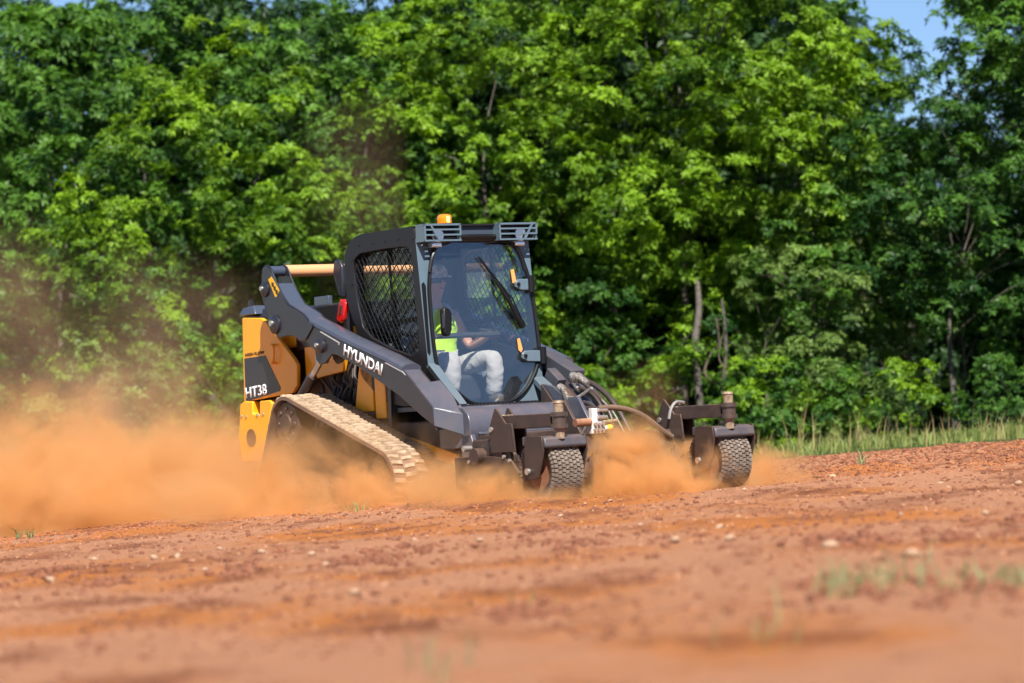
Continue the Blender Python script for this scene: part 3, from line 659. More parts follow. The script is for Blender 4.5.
# orange tail: side panels, bumper, hood
def tail(y, t, near):
    yo = y
    P = sxz([(242, 318), (261, 318), (265, 321), (294, 359), (297, 365), (297, 386), (292, 393), (244, 402)], -.62)
    a, b = (-.62, -.585) if near else (.585, .62)
    m = MB().prism(P, a, b); p = m.build('tail_panel', ORANGE, L0, bevel=.008)
    f = -.62 if near else .62; sgn = -1 if near else 1
    S_ = sxz([(244.6, 358.5), (265.5, 355.5), (281, 388), (280, 391), (246, 402)], -.62)
    MB().prism(S_, *sorted((f + sgn * .001, f + sgn * .0035))).build('dark_decal', CHAR, p, smooth=0)
    hd = [side(a_, b_, -.62) for a_, b_ in [(272.5, 346), (275, 344.5), (277, 347), (277, 359), (275, 363), (272, 362)]]
    MB().tube(spline([(q.x, f + sgn * (.0 if i in (0, 5) else .035), q.z) for i, q in enumerate(hd)], 4), .011, 8).build('grab_handle', ORANGE, p)
    if near:
        a_, b_ = side(246.5, 398.5, -.62), side(267.5, 394.5, -.62)
        n_ = (0, -1, 0)
        # letters laid along the panel
        text('HT38', 'lettering', WHITE, p, (a_.x, -.6235, a_.z), (b_.x, -.6235, b_.z), .088, n_, off=.02, vd=(-.06, 0, 1))
        a_, b_ = side(245.5, 356.5, -.62), side(264.5, 353.8, -.62)
        text('HIGH FLOW', 'lettering', DARKTXT, p, (a_.x, -.621, a_.z), (b_.x, -.621, b_.z), .026, n_, off=.02, vd=(0, 0, 1))
    return p
tail(0, 0, True); tail(0, 0, False)
P = sxz([(241.5, 404), (246, 401), (254, 401.5), (254, 414), (261, 414), (261, 401), (271, 400), (273.5, 403), (268, 440), (264, 462), (243, 462), (240, 440)], -.62)
for a, b in ((-.635, -.56), (.56, .635)):
    p = MB().prism(P, a, b).build('tail_bumper', ORANGE, L0, bevel=.01)
    q = [side(u_, v_, -.62) for u_, v_ in ((243.5, 416), (248, 416.5), (259, 415), (265, 414))]
    bm_ = MB()
    for k in q: bm_.cyl((k.x, a - .008, k.z), (k.x, b + .008, k.z), .012, 10)
    bm_.build('bumper_bolts', STEEL, p)
    k = side(253, 438, -.62); bm_ = MB(); bm_.lathe([(.075, -.003), (.075, .003)], (k.x, a - .001 if a < 0 else b + .001, k.z), 1, 24)
    o_ = bm_.build('tow_recess', RUSTY, p); o_.scale = (1, 1, 1)
MB().box((-.10, -.56, .42), (.12, .56, 1.42)).build('tail_door', CHAR, L0, bevel=.03)
gm = MB()
for k in range(12): gm.box((-.112, -.40, .62 + k * .06), (-.10, .40, .65 + k * .06))
gm.build('tail_grille', BLACKM, L0, smooth=0)
MB().hexa([(-.10, -.58, 1.56), (.62, -.52, 1.50), (.62, .52, 1.50), (-.10, .58, 1.56)], [(-.04, -.52, 1.63), (.60, -.46, 1.60), (.60, .46, 1.60), (-.04, .52, 1.63)]).build('engine_hood', CHAR, L0, bevel=.02)
MB().box((.60, -.50, 1.25), (1.42, .50, 1.60)).build('rear_deck', BLACKM, L0, bevel=.02)
MB().box((.10, -.50, 1.28), (.62, .50, 1.50)).build('radiator_box', ORANGE, L0, bevel=.02)
k1 = side(318, 297, -.36); k2 = side(333, 308, -.36)
MB().box((k1.x, -.40, k2.z), (k2.x, -.36, k1.z)).build('deck_plate', GREYTOP, L0, bevel=.006)
MB().box((1.22, -.46, 1.30), (1.44, -.40, 1.55)).build('deck_corner', ORANGE, L0, bevel=.01)
for s in (-1, 1):
    c_ = MB().hexa([(-.11, s * .60, 1.575), (.16, s * .60, 1.575), (.16, s * .42, 1.575), (-.11, s * .42, 1.575)], [(-.07, s * .58, 1.635), (.10, s * .58, 1.65), (.10, s * .44, 1.65), (-.07, s * .44, 1.635)])
    c_.build('tail_light_housing', GREYTOP, L0, bevel=.01)
    MB().cyl((-.03, s * .52, 1.64), (-.03, s * .52, 1.70), .022, 10).build('hood_latch', BLACKM, L0)
# red lamp and exhaust behind the cab
P = sxz([(341, 306), (343, 299), (347, 300), (349, 303), (346, 320), (343, 323), (339, 320)], -.50)
o_ = MB().prism(P, -.53, -.46).build('red_lamp', RED, L0, bevel=.012)
P = sxz([(343, 306), (345.5, 305), (344.5, 314), (342, 315)], -.50); MB().prism(P, -.534, -.529).build('lamp_insert', DARKTXT, o_, smooth=0)
P = sxz([(336, 262), (338, 259), (341, 260), (344, 266), (345, 280), (345, 298), (341, 296), (338, 284), (335, 272)], -.35)
MB().prism(P, -.375, -.335).build('exhaust_cover', CHAR, L0, bevel=.015)

# ------------------------------------------------------------------ loader arms
ARM = [(261.5, 276), (262.3, 269), (264.3, 266), (266.8, 265), (269.5, 267), (272, 272), (275, 280), (280, 291), (284, 298), (288, 304), (296.5, 309), (303.6, 314), (309, 321), (322, 328), (345, 341.5), (385, 360), (402, 369.5), (414, 384), (433, 408), (434, 426), (421, 415.5), (399, 395.5), (385, 385.5), (357, 366), (337, 355), (332, 354), (325, 363), (320, 365), (316, 360), (315, 351), (309, 343), (306, 341), (300, 341.5), (295, 337), (289, 336), (281, 338), (276, 336), (270, 325), (266, 312), (262, 298)]
AP = sxz(ARM, -.80)
for s in (-1, 1):
    ya, yb = (-.80, -.63) if s < 0 else (.63, .80); fo = ya if s < 0 else yb
    # two side plates with a top sheet set between them: the tower stays open at its head
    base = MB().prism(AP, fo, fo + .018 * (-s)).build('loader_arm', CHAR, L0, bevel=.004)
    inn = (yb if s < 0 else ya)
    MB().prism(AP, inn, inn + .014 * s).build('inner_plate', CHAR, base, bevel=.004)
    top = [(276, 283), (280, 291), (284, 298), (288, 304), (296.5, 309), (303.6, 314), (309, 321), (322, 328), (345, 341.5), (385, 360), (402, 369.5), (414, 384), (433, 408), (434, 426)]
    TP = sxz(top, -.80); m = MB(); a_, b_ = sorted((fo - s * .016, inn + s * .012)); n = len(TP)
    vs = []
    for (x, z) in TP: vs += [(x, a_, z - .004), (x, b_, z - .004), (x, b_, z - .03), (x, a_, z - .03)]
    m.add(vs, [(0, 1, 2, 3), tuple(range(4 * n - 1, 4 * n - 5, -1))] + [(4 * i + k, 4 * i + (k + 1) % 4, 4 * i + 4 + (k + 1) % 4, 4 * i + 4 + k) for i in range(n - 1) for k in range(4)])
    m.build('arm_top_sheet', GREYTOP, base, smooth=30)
    # rounded upper tube over the long part of the arm
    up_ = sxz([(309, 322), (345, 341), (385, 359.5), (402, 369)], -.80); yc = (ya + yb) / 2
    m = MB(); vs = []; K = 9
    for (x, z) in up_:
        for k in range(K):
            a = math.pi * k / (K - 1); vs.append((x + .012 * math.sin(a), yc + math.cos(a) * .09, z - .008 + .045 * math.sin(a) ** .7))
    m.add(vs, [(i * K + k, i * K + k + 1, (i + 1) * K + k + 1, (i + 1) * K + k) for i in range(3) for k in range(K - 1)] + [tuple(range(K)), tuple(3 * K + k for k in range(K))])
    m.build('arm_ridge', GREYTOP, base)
    # outer reinforcing plate of the tower, slightly proud
    RP = sxz([(263.5, 300), (262.8, 276), (263.5, 269.5), (266.4, 266.5), (269, 269), (271.5, 275), (279, 291.5), (287, 305), (296, 310), (303, 315), (308.5, 322.5), (313, 324), (312, 328), (305.5, 340), (300, 340.5), (295, 336.2), (289, 335.2), (281, 337), (277, 335), (271, 324.5), (267.5, 312)], -.81)
    MB().prism(RP, fo + s * .001, fo + s * .012).build('tower_plate', CHAR, base, bevel=.003)
    for (px, py, r1) in ((265, 289.5, .06), (275, 324.5, .075), (320, 346, .055)):
        q = side(px, py, -.815); m = MB()
        m.lathe([(r1, -.018), (r1, .014), (r1 * .85, .02)] if s > 0 else [(r1 * .85, -.02), (r1, -.014), (r1, .018)], (q.x, fo + s * .012, q.z), 1, 24)
        pb = m.build('pivot_boss', CHAR if r1 > .05 else BLACKM, base)
        m = MB(); m.cyl((q.x - r1 * .25, fo + s * .02, q.z + r1 * .15), (q.x - r1 * .25, fo + s * .05, q.z + r1 * .15), r1 * .3, 12); m.build('pivot_bolt', STEEL, pb)
    # lower front of the arm turns inwards to the coupler
    p1, p2 = side(433, 408, -.80), side(434, 426, -.80)
    q1, q2 = (p1.x + .14, -.60, p1.z - .06), (p1.x + .14, -.60, p2.z - .09)
    fl = lambda p: (p[0], p[1] * (-s), p[2])
    A1, A2, B1, B2 = (p1.x, -.80, p1.z), (p2.x, -.80, p2.z), q1, q2
    m = MB(); off = Vector((-.03, .02, 0))
    m.hexa([fl(A1), fl(A2), fl(B2), fl(B1)], [fl(Vector(v) + off) for v in (A1, A2, B2, B1)])
    m.build('arm_nose_plate', GREYTOP, base, bevel=.005)
    t1, t2 = side(414, 384, -.80), side(402, 369.5, -.80)
    a4 = [fl((t1.x, -.79, t1.z)), fl((t1.x + .03, -.58, t1.z + .02)), fl((p1.x + .14, -.58, p1.z - .06)), fl((p1.x, -.79, p1.z))]
    m = MB(); m.hexa(a4, [(v[0], v[1], v[2] - .02) for v in a4]); m.build('arm_nose_top', GREYTOP, base, bevel=.004)
    # lift cylinder
    a_, b_ = side(322, 358, -.72), side(300, 398, -.72); yc = s * .715
    lc = MB().cyl((b_.x, yc, b_.z), (a_.x * .55 + b_.x * .45, yc, a_.z * .55 + b_.z * .45), .04, 18).build('lift_cylinder', RUSTY, L0)
    MB().cyl((b_.x, yc, b_.z), (a_.x, yc, a_.z), .024, 14).build('cylinder_rod', STEEL, lc)
    MB().cyl((a_.x, yc - .04, a_.z), (a_.x, yc + .04, a_.z), .045, 18).build('rod_eye', STEEL, lc)
    if s < 0:
        # decals of the near side
        MB().prism(sxz([(268.3, 279.5), (271.5, 276.5), (279.5, 290.5), (276.2, 297.5), (275, 296.5)], -.813), -.8145, -.813).build('yellow_warning_label', YELLOW, base, smooth=0)
        wm_ = MB()
        for k in range(3):
            a1 = side(271.5 + k * 2.0, 282 + k * 3.7, -.815); wm_.prism([(a1.x, a1.z), (a1.x + .035, a1.z - .01), (a1.x + .03, a1.z - .045), (a1.x + .0, a1.z - .03)], -.8165, -.815)
        wm_.build('label_symbols', DARKTXT, base, smooth=0)
        p0, p1_ = side(343.2, 355.2, -.801), side(381.5, 375.8, -.801)
        text('HYUNDAI', 'lettering', WHITE, base, (p0.x, -.8015, p0.z), (p1_.x, -.8015, p1_.z), .092, (0, -1, 0), off=.03)
        for pts in ([(320, 332), (321, 331.3), (340, 342.6), (339.3, 345), (338.2, 344.6), (338.7, 343.2)], [(385, 363), (386, 362.3), (403, 371.3), (406, 375), (405, 375.3), (402.5, 372.5)]):
            MB().prism(sxz(pts, -.801), -.8035, -.8012).build('stripe_decal', GREYL, base, smooth=0)
p = side(266, 271.5, -.80)
cb = MB().cyl((p.x, -.63, p.z), (p.x, .63, p.z), .048, 24).build('cross_tube', CROSS, L0)
for s in (-1, 1): MB().cyl((p.x, s * .625, p.z), (p.x, s * .785, p.z), .042, 20).build('tube_end', GREYTOP, cb)

# front cross member with its rounded upper edge, step and coupler
prof = [(2.80, .70), (3.02, .715), (3.13, .70), (3.19, .655), (3.215, .59), (3.215, .50), (3.19, .44), (3.05, .40), (2.80, .40)]
cm_ = MB().prism([(x, z) for x, z in prof], -.62, .62).build('front_cross_member', GREYTOP, L0, bevel=.006, smooth=50)
MB().hexa([(2.62, -.56, .685), (2.84, -.60, .685), (2.84, .60, .685), (2.62, .56, .685)], [(2.62, -.56, .708), (2.84, -.60, .705), (2.84, .60, .705), (2.62, .56, .708)]).build('front_deck', GREYTOP, L0, bevel=.003)
m = MB()
for k in range(26): m.box((2.70, -.36 + k * .034, .708), (2.76, -.345 + k * .034, .728))
m.box((2.69, -.38, .704), (2.77, .56, .711)); m.build('step_tread', CHAR, L0, smooth=0)
m = MB().box((3.216, -.55, .495), (3.235, .55, .515)).build('cross_lip', GREYTOP, L0, bevel=.004)
for s in (-1, 1):
    P = [(3.10, .50), (3.22, .50), (3.30, .26), (3.20, .18), (3.08, .30)]
    m = MB().prism(P, s * .60 - .02, s * .60 + .02).build('coupler_ear', GREYTOP, L0, bevel=.005)
    m = MB().cyl((3.0, s * .40, .36), (3.35, s * .40, .52), .035, 14).build('tilt_cylinder', RUSTY, L0)
ck = MB().hexa([(3.20, -.55, .12), (3.28, -.55, .12), (3.28, .55, .12), (3.20, .55, .12)], [(3.30, -.55, .48), (3.36, -.55, .48), (3.36, .55, .48), (3.30, .55, .48)]).build('coupler_plate', RUSTY, L0, bevel=.006)

# far side front: sloping covers, hydraulic coupler box, fittings and hoses
def bar3(a, b, w, h, m, name, par=None, up=(0, 0, 1)):
    a, b = Vector(a), Vector(b); t = (b - a).normalized(); sd_ = Vector(up).cross(t).normalized(); u = t.cross(sd_)
    lo = [a - sd_ * w / 2 - u * h / 2, a + sd_ * w / 2 - u * h / 2, a + sd_ * w / 2 + u * h / 2, a - sd_ * w / 2 + u * h / 2]
    o = MB().hexa(lo, [v + (b - a) for v in lo]).build(name, m, par or L0, bevel=.006); return o
a_, b_ = side(547, 358, .62), side(577, 377, .62)
bar3(a_, b_, .14, .11, NAVY, 'coupler_box')
a_, b_ = side(550, 372, .42), side(561, 384, .42)
bar3(a_, b_, .08, .08, NAVY, 'lamp_box')
a_, b_ = side(541, 384, .30), side(573, 415, .30)
MB().ext([side(541, 384, .34), side(552, 386, .34), side(587, 416, .34), side(590, 424, .34), side(556, 426, .34)], (0, .03, 0)).build('side_cover', GREYTOP, L0, bevel=.004)
MB().ext([side(541, 384, .32), side(541, 404, .32), side(551, 405, .32), side(553, 402, .32)], (0, .01, 0)).build('cover_window', BLACKM, L0)
bar3(side(563, 380, .52), side(590, 409, .52), .05, .03, CHAR, 'guard_rail')
bar3(side(556, 382, .42), side(584, 409, .42), .07, .035, BLACKM, 'guard_rail')
fit = MB()
for px, py, r1 in ((573, 376, .035), (578, 376.5, .034), (583, 380, .028), (577, 387, .026), (582, 391, .02), (560, 387, .03), (563, 392, .022), (566, 397, .024), (571, 400, .032), (575, 405, .026)):
    fit = MB(); c_ = side(px, py, .52 if px > 571 else .38); a2 = c_ + Vector((.05, -.01, -.02)); fit.cyl(c_, a2, r1, 12); fit.cyl(a2, a2 + Vector((.025, 0, -.01)), r1 * .7, 10); fit.build('hydraulic_fitting', STEEL, L0)
def hose(pts, r1, m=HOSE, par=None, name='hydraulic_hose'):
    return MB().tube(spline([side(*q) for q in pts], 8), r1, 10).build(name, m, par or L0)
hose([(582, 379, .55), (596, 386, .55), (608, 396, .55), (618, 410, .55), (626, 424, .55), (634, 440, .55)], .022)
hose([(577, 378, .50), (592, 390, .5), (604, 403, .5), (612, 420, .5), (616, 440, .5)], .018)
hose([(580, 388, .48), (590, 392, .46), (598, 401, .45), (604, 414, .45), (606, 430, .45)], .015)
hose([(582, 391, .50), (592, 398, .48), (601, 410, .46), (607, 424, .46)], .015)
hose([(562, 390, .36), (568, 404, .34), (578, 409, .33), (588, 408, .25), (598, 411, .1)], .016)
hose([(571, 401, .36), (580, 396, .40), (592, 388, .40)], .012, STEEL, name='steel_pipe')
hose([(584, 402, .38), (590, 404, .30), (596, 409, .15)], .014)
hose([(602, 400, .42), (613, 412, .42), (624, 432, .40)], .007, STEEL, name='steel_pipe')

# ------------------------------------------------------------------ cab
YN, YF = -.54, .52
CABO = [(344, 262), (344.5, 254), (347, 247), (350, 241), (355, 236.5), (361, 234), (368, 233), (400, 228), (423, 224)]
co = [(p.x, p.z) for p in (side(a, b, YN) for a, b in CABO)]
def fx(z): return 2.5 + (1.95 - z) * .085
co[-1] = (fx(2.115) - .0, 2.115)
rear_dn = [(p.x, p.z) for p in (side(a, b, YN) for a, b in [(357, 335), (355.5, 326.5), (349, 310), (346.5, 296)])]
outer = co + [(fx(2.0), 2.0), (fx(1.6), 1.6), (fx(1.2), 1.2), (fx(.74), .74), (2.2, .74), (1.9, .80), (1.62, 1.0)] + rear_dn
win = [(p.x, p.z) for p in (side(a, b, YN) for a, b in [(360, 253.5), (380, 249.5), (404, 246.5), (409, 248), (411, 252), (415, 300), (419, 343), (418, 352), (412, 356), (390, 348), (372, 338), (363, 328), (357, 300), (353, 268), (354, 259)])]
def ring(bo, bi, y, t):                     # plate with a window cut through it
    m = MB(); n = 96
    def res(P):
        c_ = Vector((sum(p[0] for p in win) / len(win), sum(p[1] for p in win) / len(win))); out = []
        for k in range(n):
            a = 2 * math.pi * k / n; d = Vector((math.cos(a), math.sin(a))); best = None
            for i in range(len(P)):
                p, q = Vector(P[i]), Vector(P[(i + 1) % len(P)]); e_ = q - p; den = d.x * e_.y - d.y * e_.x
                if abs(den) < 1e-9: continue
                w_ = p - c_; t_ = (w_.x * e_.y - w_.y * e_.x) / den; u_ = (w_.x * d.y - w_.y * d.x) / den
                if t_ > 0 and -1e-6 <= u_ <= 1 + 1e-6 and (best is None or t_ > best): best = t_
            out.append(c_ + d * best)
        return out
    O_, I_ = res(bo), res(bi); vs = []
    for k in range(n): vs += [(O_[k].x, y, O_[k].y), (O_[k].x, y + t, O_[k].y), (I_[k].x, y + t, I_[k].y), (I_[k].x, y, I_[k].y)]
    m.add(vs, [(4 * k + j, 4 * k + (j + 1) % 4, 4 * ((k + 1) % n) + (j + 1) % 4, 4 * ((k + 1) % n) + j) for k in range(n) for j in range(4)])
    return m
cabf = ring(outer, win, YN, .035).build('cab_side_frame', CABBLK, L0, bevel=.004)
cabg = ring(outer, win, YF - .035, .035).build('cab_side_frame', CABBLK, L0, bevel=.004)
def screen(y, par):
    """hexagonal wire lattice clipped to the window"""
    def inside(x, z):
        c_ = False; j = len(win) - 1
        for i in range(len(win)):
            (xi, zi), (xj, zj) = win[i], win[j]
            if (zi > z) != (zj > z) and x < (xj - xi) * (z - zi) / (zj - zi) + xi: c_ = not c_
            j = i
        return c_
    m = MB(); x0, x1 = min(p[0] for p in win), max(p[0] for p in win); z0, z1 = min(p[1] for p in win), max(p[1] for p in win)
    for fam in (1, -1):
        k = -60
        while k < 90:
            c0 = k * .088; k += 1; run = None; st = .012; x = x0 - .05
            while x < x1 + .05:
                z = z0 + c0 + fam * (.75 if fam > 0 else 1.6) * (x - x0); ok = inside(x, z)
                if ok and run is None: run = (x, z)
                if not ok and run is not None:
                    m.tube([(run[0], y, run[1]), (x, y, z)], .0042, 4); run = None
                x += st
    return m.build('window_screen', MESHM, par, smooth=0)
screen(YN + .018, cabf); screen(YF - .018, cabg)
for y, par in ((YN + .045, cabf), (YF - .06, cabg)):
    xs_ = [p[0] for p in win]; m = MB(); p = side(383, 252, YN); q = side(390, 340, YN); m.hexa([(p.x - .012, y, p.z + .03), (p.x + .012, y, p.z + .03), (p.x + .012, y + .012, p.z + .03), (p.x - .012, y + .012, p.z + .03)], [(q.x - .012, y, q.z), (q.x + .012, y, q.z), (q.x + .012, y + .012, q.z), (q.x - .012, y + .012, q.z)])
    p = side(356, 328, YN); q = side(418, 318, YN); m.hexa([(p.x, y, p.z - .02), (p.x, y + .012, p.z - .02), (p.x, y + .012, p.z + .02), (p.x, y, p.z + .02)], [(q.x, y, q.z - .02), (q.x, y + .012, q.z - .02), (q.x, y + .012, q.z + .02), (q.x, y, q.z + .02)])
    m.build('window_bar', MESHM, par)
    pane = MB().prism(win, y + .015, y + .019).build('side_pane', GLASS2, par, smooth=0)
# rivet-like bolts along the roof rail of the cage
m = MB()
for px, py in ((359, 245), (372, 243), (385, 241), (398, 239), (413, 238), (352, 260), (352, 284)):
    q = side(px, py, YN); m.cyl((q.x, YN - .006, q.z), (q.x, YN + .01, q.z), .011, 8)
m.build('frame_bolts', CABBLK, cabf)
# roof and rear
ro = [p for p in co]
m = MB(); m.add([(x, YN + .002, z - .003) for x, z in ro] + [(x, YF - .002, z - .003) for x, z in ro] + [(x, YN + .002, z - .035) for x, z in ro] + [(x, YF - .002, z - .035) for x, z in ro],
    [(i, i + 1, i + 1 + len(ro), i + len(ro)) for i in range(len(ro) - 1)] + [(i + 2 * len(ro), i + 1 + 2 * len(ro), i + 1 + 3 * len(ro), i + 3 * len(ro)) for i in range(len(ro) - 1)])
m.build('cab_roof', CABBLK, L0)
rp = rear_dn[-1]
m = MB()
for ya, yb in ((YN + .03, YN + .16), (YF - .16, YF - .03)): m.box((rp[0] - .005, ya, 1.40), (rp[0] + .03, yb, 1.93))
m.box((rp[0] - .005, YN + .16, 1.40), (rp[0] + .03, YF - .16, 1.50)); m.build('rear_pillars', CABBLK, L0, bevel=.005)
# floor, footwell, seat, consoles
MB().box((1.55, YN + .04, .70), (2.52, YF - .04, .735)).build('cab_floor', INTER, L0)
MB().box((1.52, YN + .05, .74), (1.66, YF - .05, 1.25)).build('seat_bulkhead', INTER, L0, bevel=.02)
sb = MB().hexa([(1.66, -.24, .74), (2.16, -.24, .74), (2.16, .24, .74), (1.66, .24, .74)], [(1.66, -.25, .95), (2.20, -.25, .97), (2.20, .25, .97), (1.66, .25, .95)]).build('seat_cushion', SEATM, L0, bevel=.04)
MB().hexa([(1.62, -.22, .98), (1.74, -.22, .98), (1.74, .22, .98), (1.62, .22, .98)], [(1.54, -.20, 1.60), (1.64, -.20, 1.60), (1.64, .20, 1.60), (1.54, .20, 1.60)]).build('seat_back', SEATM, L0, bevel=.04)
for s in (-1, 1):
    cs = MB().hexa([(1.70, s * .30, .74), (2.10, s * .30, .74), (2.10, s * .47, .74), (1.70, s * .47, .74)], [(1.72, s * .32, 1.10), (2.08, s * .32, 1.12), (2.08, s * .47, 1.12), (1.72, s * .47, 1.10)]).build('side_console', INTER, L0, bevel=.03)
    js = MB().tube([(2.08, s * .36, 1.08), (2.2, s * .34, 1.18), (2.30, s * .30, 1.31)], [.014, .016, .03], 10).build('joystick', SEATM, L0)
m = MB().tube(spline([(1.80, -.36, 1.34), (2.1, -.36, 1.30), (2.34, -.34, 1.27), (2.36, 0, 1.27), (2.34, .34, 1.27), (2.1, .36, 1.30), (1.80, .36, 1.34)], 6), .022, 8)
m.build('lap_bar', SEATM, L0)

# windscreen frame (the door) and its round-cornered pane
DOOR = [(437, 246), (445, 241), (470, 240.5), (500, 240.5), (510, 243), (517, 250), (523, 262), (529, 280), (533, 300), (537, 330), (539, 352), (536, 368), (529, 384), (520, 395), (508, 402), (490, 404), (476, 404), (468, 401), (455, 390), (443, 377), (438, 368), (435, 355), (432, 330), (430, 305), (429, 285), (430.5, 265), (433, 253)]
DP = [face(a, b, .012) for a, b in DOOR]
def smooth_loop(P, k=4):
    n = len(P); out = []
    for i in range(n):
        a, b, c_, d = P[i - 1], P[i], P[(i + 1) % n], P[(i + 2) % n]
        for j in range(k):
            t = j / k; out.append(.5 * ((2 * b) + (c_ - a) * t + (2 * a - 5 * b + 4 * c_ - d) * t * t + (3 * b - a - 3 * c_ + d) * t ** 3))
    return out
DS = smooth_loop(DP)
FO = [face(a, b) for a, b in [(425, 241), (427, 360)]]
yn, yf = YN + .003, YF - .003
def fpt(y, z, off=0): return Vector((2.666 - .085 * z + off, y, z))
OUT = [fpt(yn, 2.02), fpt(yf, 2.02), fpt(yf, .735), fpt(yn, .735)]
# frame = rectangle minus the door outline, by spokes from the door's centre
cen = sum(DS, Vector()) / len(DS)
def spoke(P, n=120):
    out = []
    for k in range(n):
        a = 2 * math.pi * k / n; d = Vector((math.cos(a), math.sin(a))); best = None
        for i in range(len(P)):
            p = Vector((P[i].y - cen.y, P[i].z - cen.z)); q = Vector((P[(i + 1) % len(P)].y - cen.y, P[(i + 1) % len(P)].z - cen.z)); e_ = q - p
            den = d.x * e_.y - d.y * e_.x
            if abs(den) < 1e-9: continue
            t_ = (p.x * e_.y - p.y * e_.x) / den; u_ = (p.x * d.y - p.y * d.x) / den
            if t_ > 0 and -1e-6 <= u_ <= 1 + 1e-6 and (best is None or t_ > best): best = t_
        out.append((cen.y + d.x * best, cen.z + d.y * best))
    return out
O2, I2 = spoke(OUT), spoke(DS); m = MB(); vs = []; n = 120
for k in range(n):
    vs += [fpt(*O2[k]), fpt(*I2[k]), fpt(*I2[k], -.04), fpt(*O2[k], -.04)]
m.add(vs, [(4 * k + j, 4 * k + (j + 1) % 4, 4 * ((k + 1) % n) + (j + 1) % 4, 4 * ((k + 1) % n) + j) for k in range(n) for j in range(4)])
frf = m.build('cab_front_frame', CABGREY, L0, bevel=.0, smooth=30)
door = MB(); n = len(DS); door.add([v for v in DS] + [v + Vector((-.006, 0, 0)) for v in DS], [tuple(range(n)), tuple(range(2 * n - 1, n - 1, -1))] + [(i, (i + 1) % n, (i + 1) % n + n, i + n) for i in range(n)])
pane = door.build('windscreen', GLASS, L0, smooth=0)
MB().tube([v + Vector((.002, 0, 0)) for v in DS], .0155, 8, closed=True).build('windscreen_seal', SEAL, pane)
# upper black rim of the door, heavier than the seal
rim_ = [face(a, b, .065) for a, b in [(434, 247), (440, 242), (448, 238.5), (465, 237), (485, 236.5), (502, 237), (510, 240), (516, 247), (521, 257), (525, 270)]]
MB().tube(spline(rim_, 4), .02, 8).build('door_top_rim', SEAL, pane)
# pillar recess strip, lower flare
P_ = [face(a, b, .004) for a, b in [(421.5, 284), (423.5, 282), (425.5, 286), (428.5, 330), (430.5, 352), (429.5, 355), (427.5, 352), (425, 325)]]
MB().ext(P_, (.004, 0, 0)).build('pillar_seal', SEAL, frf)
for q in ((3.0, 'x'),):
    a4 = [fpt(YN + .0, 1.06, .004), fpt(YN + .085, 1.06, .004), Vector((3.02, -.50, .735)), Vector((3.02, -.585, .735))]
    fl_ = MB().hexa(a4, [v + Vector((-.03, 0, -.03)) for v in a4]).build('pillar_foot', CABGREY, L0, bevel=.004)
    a4 = [Vector((2.60, -.565, 1.02)), Vector((2.60, -.545, 1.04)), Vector((3.05, -.59, .735)), Vector((3.05, -.615, .715))]
    MB().hexa(a4, [v + Vector((-.02, 0, -.05)) for v in a4]).build('foot_seal', SEAL, L0)
    a4 = [fpt(YF - .10, .92, .004), fpt(YF - .0, .92, .004), Vector((2.86, .56, .735)), Vector((2.86, .42, .735))]
    MB().hexa(a4, [v + Vector((-.03, 0, -.03)) for v in a4]).build('pillar_foot', CABGREY, L0, bevel=.004)
# hinges
for (x0, y0_, x1, y1_) in ((514, 279, 531, 290), (521, 350, 543, 362)):
    a_, b_ = face(x0, (y0_ + y1_) / 2, .03), face(x1 - 4, (y0_ + y1_) / 2, .03); h = .045
    pts = [a_ + Vector((0, .0, -.02)), a_ + Vector((0, .0, .02)), a_ + Vector((0, .03, .04)), b_ + Vector((0, 0, h)), b_ + Vector((0, 0, -h)), a_ + Vector((0, .05, -.045))]
    hg = MB().ext(pts, (.022, 0, 0)).build('door_hinge', CABGREY, L0, bevel=.006)
    MB().cyl(b_ + Vector((.01, .03, -.06)), b_ + Vector((.01, .03, .07)), .03, 14).build('hinge_barrel', SEAL, hg)
    MB().cyl(a_ + Vector((.02, .025, 0)), a_ + Vector((.035, .025, 0)), .014, 10).build('hinge_bolt', SEAL, hg)
for pts in ([(510.5, 270), (513.5, 269), (516, 280), (515.5, 283), (512.5, 283)], [(517, 339), (519.5, 338), (522.5, 349), (521, 352.5), (518.5, 350)]):
    MB().ext([face(a, b, .02) for a, b in pts], (.002, 0, 0)).build('orange_sticker', ORSTK, pane, smooth=0)
# wiper
wp0, wp1 = face(521, 324, .045), face(478, 256, .035)
arm_ = MB().tube([wp0, wp0.lerp(wp1, .3) + Vector((.03, 0, 0)), wp0.lerp(wp1, .65) + Vector((.025, 0, 0))], [.020, .016, .012], 8).build('wiper', SEAL, L0)
MB().tube([face(519, 318, .04), face(505, 291, .045), face(478.5, 257, .03)], [.010, .014, .008], 6).build('wiper_blade', SEAL, arm_)
MB().tube([face(523, 322, .05), face(512, 298, .05), face(490, 274, .045)], .006, 6).build('wiper_link', SEAL, arm_)
MB().ext([face(a, b, .014) for a, b in ((517, 318), (521, 320), (524, 326), (520, 329), (516, 324))], (.04, 0, 0)).build('wiper_motor_cover', SEAL, arm_, bevel=.008)
# door handle
P_ = [face(a, b, .02) for a, b in [(439, 309), (442, 307), (446, 309), (448.5, 314), (448.5, 330), (446.5, 336), (443, 337), (440, 333)]]
MB().ext(P_, (.055, 0, 0)).build('door_handle', SEAL, pane, bevel=.015)
MB().ext([face(a, b, .078) for a, b in [(441.5, 314), (443.5, 313), (444.5, 327), (442.5, 329)]], (.004, 0, 0)).build('handle_inset', CHAR, pane)
# cable along the near pillar
MB().tube(spline([face(441, 244, .04), face(436, 249, .05), face(432, 258, .05), face(429.5, 272, .03)], 5), .011, 7).build('lamp_cable', HOSE, L0)

